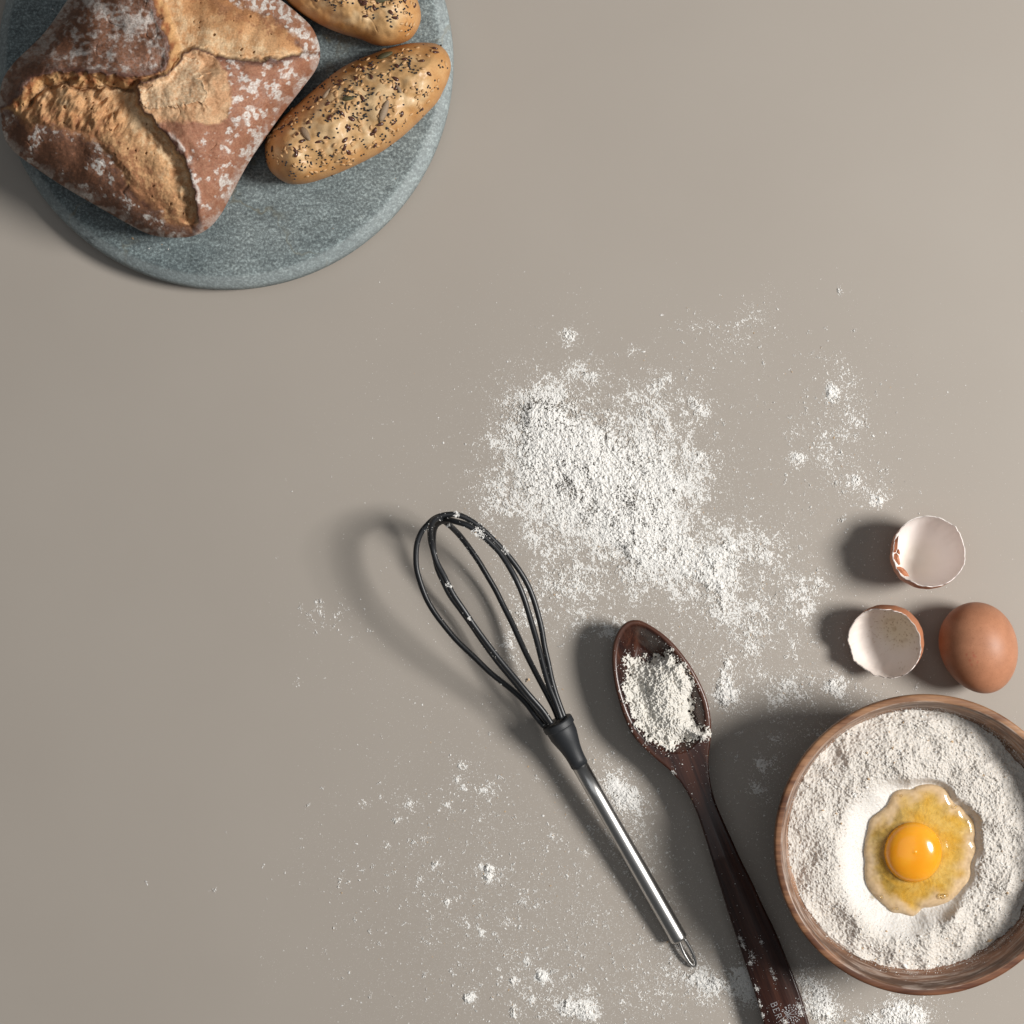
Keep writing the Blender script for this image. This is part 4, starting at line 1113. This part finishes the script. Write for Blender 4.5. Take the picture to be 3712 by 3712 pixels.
bl = [(1030,770,45,30,.22),(1130,830,60,50,.12),(1170,930,60,50,.15),(1210,1020,45,40,.15),(1015,870,40,40,.05),
      (1075,630,11,9,.95),(1066,640,16,16,.35),(1100,698,26,16,.55),(1120,712,14,12,.4),(1195,660,12,8,.5),(1245,720,14,12,.6),(1320,770,16,14,.55),(1325,860,18,10,.55),(1308,758,10,10,.4),
      (1570,742,9,14,.95),(1590,755,22,24,.40),(1505,862,9,9,.85),(1530,868,32,14,.36),(1600,800,38,42,.20),(1560,830,40,40,.16),(1600,905,40,26,.28),(1658,946,10,10,.9),(1645,930,34,20,.35),(1580,700,30,30,.28),(1505,815,18,12,.35),(1615,905,8,8,.6),
      (1430,600,34,40,.20),(1400,650,26,18,.28),(1315,615,14,8,.42),(1435,590,14,10,.30),(1465,530,22,24,.14),(1350,640,60,50,.10),
      (1370,1275,9,36,.75),(1380,1315,22,20,.80),(1360,1300,14,26,.6),(1410,1240,22,50,.42),(1440,1180,40,50,.36),(1480,1130,50,50,.34),(1520,1130,30,30,.36),(1545,1105,18,14,.5),(1575,1294,14,11,1.0),(1540,1300,60,24,.36),(1500,1215,14,12,.42),(1480,1290,30,22,.42),(1470,1330,16,20,.45),(1440,1440,13,9,.85),(1475,1395,13,11,.65),(1430,1490,11,9,.75),(1450,1470,26,36,.36),(1520,1380,30,40,.20),(1620,1340,60,40,.16),
      (1090,1170,34,20,.52),(1155,1190,18,14,.75),(1075,1105,40,26,.34),(1010,1115,50,40,.30),(960,1215,16,20,.55),(975,1160,20,14,.4),(985,1262,16,10,.3),(1000,1180,30,40,.25),
      (1150,1465,20,22,.55),(1178,1500,26,24,.70),(1195,1515,16,14,.7),(1210,1575,14,20,.45),(1225,1640,16,24,.40),(1190,1580,30,60,.24),(1260,1700,20,20,.30),
      (1330,1850,22,16,.60),(1375,1862,36,18,.85),(1405,1845,20,24,.70),(1300,1835,30,16,.50),(1275,1800,20,14,.45),(1250,1850,30,20,.32),(1420,1890,20,16,.5),
      (1530,1885,22,32,.85),(1550,1875,30,26,.50),(1520,1840,24,24,.32),(1690,1922,34,16,1.0),(1720,1915,36,20,.70),(1660,1928,30,12,.7),(1590,1915,40,16,.40),(1700,1890,50,14,.30),(1560,1920,24,14,.5),
      (1075,1900,15,13,1.05),(1070,1905,34,22,.42),(1105,1910,12,14,.75),(885,1882,9,8,1.0),(1020,1840,10,8,.7),(1355,1800,24,20,.25),(1240,1880,60,30,.20)]
cl5 = [(1145,260,1.0),(1120,335,.7),(1165,380,.8),(865,470,.95),(790,555,1.0),(625,465,.7),(1060,475,.75),(740,700,.7),(940,655,.7),(1000,790,.95),(925,875,.95),(1295,815,1.0),(1290,860,1.0),(1245,800,.6),(1255,545,.7),(1270,390,.6),(1310,360,.6),(1065,990,.95),(980,1075,.7),(1150,1105,.5),(1250,1155,.75),(990,1180,.7),(1495,935,.8),(1635,640,.85),(1370,1260,.8),(1425,1420,1.0),(1350,1395,.7),(1500,1315,.8),(1580,1400,.95),(1190,1510,1.0),(1530,1530,.95),(1425,1570,.8),(1425,1610,.85),(1810,1590,.8),(1865,1605,.75),(1825,1465,.7),(1620,1475,.6),(1880,1055,.6),(705,425,.45),(1815,740,.6),(800,430,.5),(1385,805,.5),(1240,980,.45),(1705,690,.45),(1555,330,.4),(1285,630,.5),(1385,1105,.55),(1660,1275,.5),(1700,1400,.55)]
for a_, b_, w_ in cl5:
    x_, y_ = (900 + a_ / 1.486) / K, (2600 + b_ / 1.486) / K
    bl.append((x_, y_, 5.0 * (.6 + .6 * w_), 5.0 * (.6 + .5 * w_), .85 * w_)); bl.append((x_ + 3, y_ + 2, 15, 15, .26 * w_))
for a_, b_, w_ in [(603,1155,.75),(640,1160,.45),(585,1165,.35),(561,1287,.6),(610,1178,.4),(600,1145,.4)]:
    bl.append((x_ := a_, b_, 5, 5, w_))
bl += [(600,1162,36,22,.12),(560,1285,16,18,.12)]
bl += [(1350,1080,60,40,.20),(1430,1075,60,40,.12),(1300,1170,60,50,.12),(1400,1150,50,55,.14),(1250,1120,50,40,.14),(1150,735,80,22,.22),(1250,760,50,30,.2),(950,800,25,60,.16),(930,940,30,30,.25),(1090,1090,60,40,.24),(1180,1130,70,40,.15),(1500,1180,50,60,.10),(1340,1230,50,40,.14),(1150,1530,36,60,.12),(900,1500,60,60,.06),(1000,1700,120,100,.05),(1180,1800,120,80,.06),(1600,820,50,70,.08)]
for x0, y0, sx_, sy_, am in bl:
    D += am * .80 * np.exp(-.5 * (((cxs - x0) / sx_) ** 2 + ((cys - y0) / sy_) ** 2))
# broad dusting, used for single grains only
G = D * 1.0
G += .15 * np.exp(-.5 * (((cxs - 1150) / 260) ** 2 + ((cys - 1640) / 220) ** 2)) + .22 * np.exp(-.5 * (((cxs - 1000) / 210) ** 2 + ((cys - 1720) / 150) ** 2)) \
   + .12 * np.exp(-.5 * (((cxs - 1220) / 230) ** 2 + ((cys - 900) / 230) ** 2)) + .10 * np.exp(-.5 * (((cxs - 1480) / 150) ** 2 + ((cys - 1300) / 200) ** 2)) \
   + .05 * np.exp(-.5 * (((cxs - 1600) / 120) ** 2 + ((cys - 830) / 130) ** 2)) + .030 * np.exp(-.5 * (((cxs - 720) / 150) ** 2 + ((cys - 1500) / 230) ** 2)) + .20 * np.exp(-.5 * (((cxs - 1220) / 300) ** 2 + ((cys - 1850) / 70) ** 2)) + .0006
fade = ss(490, 700, cxs + 60 * N(cxs, cys, 90, 120)) * ss(500, 640, cys + 40 * N(cxs, cys, 90, 121)); G = G * fade * ss(2060, 1950, cys + 30 * N(cxs, cys, 60, 123)) * ss(2060, 1960, cxs)
D -= .16 * np.exp(-.5 * (((cxs - 1380) / 120) ** 2 + ((cys - 1130) / 110) ** 2)) * (D > .2) * (D < .8)
D += .12 * np.exp(-.5 * (((cxs - 1080) / 90) ** 2 + ((cys - 830) / 60) ** 2))
D = np.clip(D, 0, 1.1)
def up(A, x, y):
    u = np.clip((x - GX0) / cs, 0, A.shape[1] - 1.001); v = np.clip((y - GY0) / cs, 0, A.shape[0] - 1.001)
    i = u.astype(int); j = v.astype(int); a = u - i; b = v - j
    return (A[j, i] * (1 - a) + A[j, i + 1] * a) * (1 - b) + (A[j + 1, i] * (1 - a) + A[j + 1, i + 1] * a) * b
gx = (GX0 + np.arange(gw) * step)[None, :] * np.ones((gh, 1)); gy = (GY0 + np.arange(gh) * step)[:, None] * np.ones((1, gw))
Dg = up(D, gx, gy)
wx, wy = rot(gx, gy, 60)
q = .85 * N(gx, gy, 2.3, 100) + .50 * N(wx / 1.2, wy, 6, 101) + .40 * N(wx / 1.4, wy, 18, 102) + .30 * N(gx, gy, 52, 103)
t = q + Dg * 4.4 - 2.75 - 2.5 * ss(.13, .0, Dg)
t = np.maximum(t, lerp(-3, .5, ss(.70, .88, Dg)) + .35 * q)
clump = ss(.55, 1.0, Dg)
h = .000068 * np.maximum(t, 0) * (1 + .5 * Dg) + ss(.4, .9, Dg) * .00030 * np.maximum(.5 * N(gx, gy, 11, 105) + .7 * N(wx / 1.5, wy, 26, 106) + .5, 0) + clump * (.00045 + .00025 * N(gx, gy, 26, 104) + .00022 * N(gx, gy, 6, 107) + .00012 * N(gx, gy, 3, 108))
h += ss(.6, .95, Dg) * (.0019 * np.exp(-.5 * (((gx - 1015) / 26) ** 2 + ((gy - 778) / 20) ** 2)) + .0022 * np.exp(-.5 * (((gx - 1075 - .5 * (gy - 850)) / 50) ** 2 + ((gy - 850) / 60) ** 2)) + .0014 * np.exp(-.5 * (((gx - 1200) / 40) ** 2 + ((gy - 1000) / 50) ** 2)))
keep = t > 0
kf = keep[:-1, :-1] | keep[1:, :-1] | keep[:-1, 1:] | keep[1:, 1:]
id_ = np.arange(gh * gw).reshape(gh, gw)
F = np.stack([id_[:-1, :-1], id_[1:, :-1], id_[1:, 1:], id_[:-1, 1:]], -1)[kf]
u, inv = np.unique(F, return_inverse=True)
zz = np.where(keep, h + .00012, -.0001).ravel()[u]
r = np.random.default_rng(21)
ux_, uy_ = gx.ravel()[u] + r.uniform(-.3, .3, len(u)), gy.ravel()[u] + r.uniform(-.3, .3, len(u))
V1 = W(ux_ * K, uy_ * K, zz)
C1 = np.repeat(np.array([[.78, .765, .735]]), len(u), 0) * r.uniform(.95, 1.03, (len(u), 1))
tn = r.random(len(u)) < .006; C1[tn] = (.50, .31, .17)
print("flour sheet quads", len(F))
# single grains
p = np.clip(G, 0, .62).ravel(); p = p / p.sum()
NG = 80000
ii = r.choice(len(p), NG, p=p)
gx1 = cxs.ravel()[ii] + r.uniform(-cs, cs, NG); gy1 = cys.ravel()[ii] + r.uniform(-cs, cs, NG)
# small strings of grains
st_ = r.random(NG) < .35
sh = r.integers(0, NG, NG)
gx1 = np.where(st_, gx1[sh] + r.normal(0, 1.7, NG), gx1); gy1 = np.where(st_, gy1[sh] + r.normal(0, 1.7, NG), gy1)
rad = np.where(r.random(NG) < .22, r.lognormal(math.log(.00023), .42, NG), r.lognormal(math.log(.000115), .40, NG)).clip(.00005, .0007)
hz = up(D, gx1, gy1); hz = np.where(hz > .5, .0004 + .0009 * (hz - .5), 0)
p2 = grains(W(gx1 * K, gy1 * K, rad * .3 + hz), rad, r, .03)
# small crumbs of clotted flour, strewn widely
NCL = 1050
reg = np.array([(1020, 1690, 200, 140, .42), (1240, 1850, 190, 60, .16), (1330, 1020, 170, 170, .12), (1480, 1270, 110, 110, .10), (1580, 820, 60, 90, .10), (620, 1165, 45, 25, .02), (1180, 1560, 60, 90, .05), (1360, 640, 110, 60, .03)])
wc = r.choice(len(reg), NCL, p=reg[:, 4] / reg[:, 4].sum())
ccx = r.normal(reg[wc, 0], reg[wc, 2]); ccy = r.normal(reg[wc, 1], reg[wc, 3])
cn = np.clip(r.lognormal(2.0, .75, NCL).astype(int), 2, 60)
ci = np.repeat(np.arange(NCL), cn); sg = (.8 + .42 * np.sqrt(cn))[ci]
an = r.uniform(0, 3.14, NCL)[ci]; a1 = r.normal(0, 1, len(ci)) * sg * 1.35; a2 = r.normal(0, 1, len(ci)) * sg * .7
kx = ccx[ci] + a1 * np.cos(an) - a2 * np.sin(an); ky = ccy[ci] + a1 * np.sin(an) + a2 * np.cos(an)
okc = (kx < 2060) & (ky < 2060)
kr = r.lognormal(math.log(.00023), .38, len(ci)).clip(.0001, .0006)
kz = kr * .3 + .00035 * np.sqrt(cn[ci] / 20.) * np.exp(-.5 * (a1 ** 2 + a2 ** 2) / sg ** 2)
p5 = grains(W(kx[okc] * K, ky[okc] * K, kz[okc]), kr[okc], r, .02)
NF = 170000
pf_ = np.clip(G, 0, .5) ** .8 + .16 * np.exp(-.5 * (((cxs - 1400) / 130) ** 2 + ((cys - 1200) / 110) ** 2)) + .12 * np.exp(-.5 * (((cxs - 1450) / 120) ** 2 + ((cys - 1340) / 60) ** 2)) + .08 * np.exp(-.5 * (((cxs - 1060) / 110) ** 2 + ((cys - 1120) / 80) ** 2)) + .06 * np.exp(-.5 * (((cxs - 1570) / 70) ** 2 + ((cys - 830) / 90) ** 2)); pf_[D > .95] *= .3; pf_ *= .35 + ss(-1.2, 1.2, N(cxs, cys, 34, 122)); pf_ = pf_.ravel() / pf_.sum()
ii = r.choice(len(pf_), NF, p=pf_)
fx_ = cxs.ravel()[ii] + r.uniform(-cs, cs, NF); fy_ = cys.ravel()[ii] + r.uniform(-cs, cs, NF)
TV = np.array([(1, 0, -.3), (-.5, .87, -.3), (-.5, -.87, -.3), (0, 0, .9)]); TF = np.array([(0, 1, 3), (1, 2, 3), (2, 0, 3)])
fr_ = r.uniform(.00006, .00013, NF)
fp = W(fx_ * K, fy_ * K, fr_ * .4)[:, None] + (TV[None] * r.uniform(.5, 1.5, (NF, 4, 1)) + r.normal(0, .15, (NF, 4, 3))) * fr_[:, None, None]
p4 = (fp.reshape(-1, 3), (TF[None] + (np.arange(NF) * 4)[:, None, None]).reshape(-1, 3), np.array([[.78, .765, .735]]))
nD = 900
p3 = grains(W(r.uniform(0, PX, nD), r.uniform(0, PX, nD) * .98, np.full(nD, .00003)), r.uniform(.00005, .00010, nD), r, .1)
fl_px = [(2300,2515),(1916,2463)]
bran = grains(W(np.array([1916., 1910.]), np.array([2462., 2468.]), np.array([.0009, .0008])), np.array([.0011, .0009]), r, 1.0, .4)
print('sheet', len(F))
V, F, C = join([(V1, inv.reshape(-1, 4), C1), p2, p3, p4, p5, bran])
o = add("flour", mesh_np("spilled_flour", V, F, False, C), M['flour'])
tag(o, "white flour spilled and scattered across the table between whisk and eggs", "flour", kind="stuff")
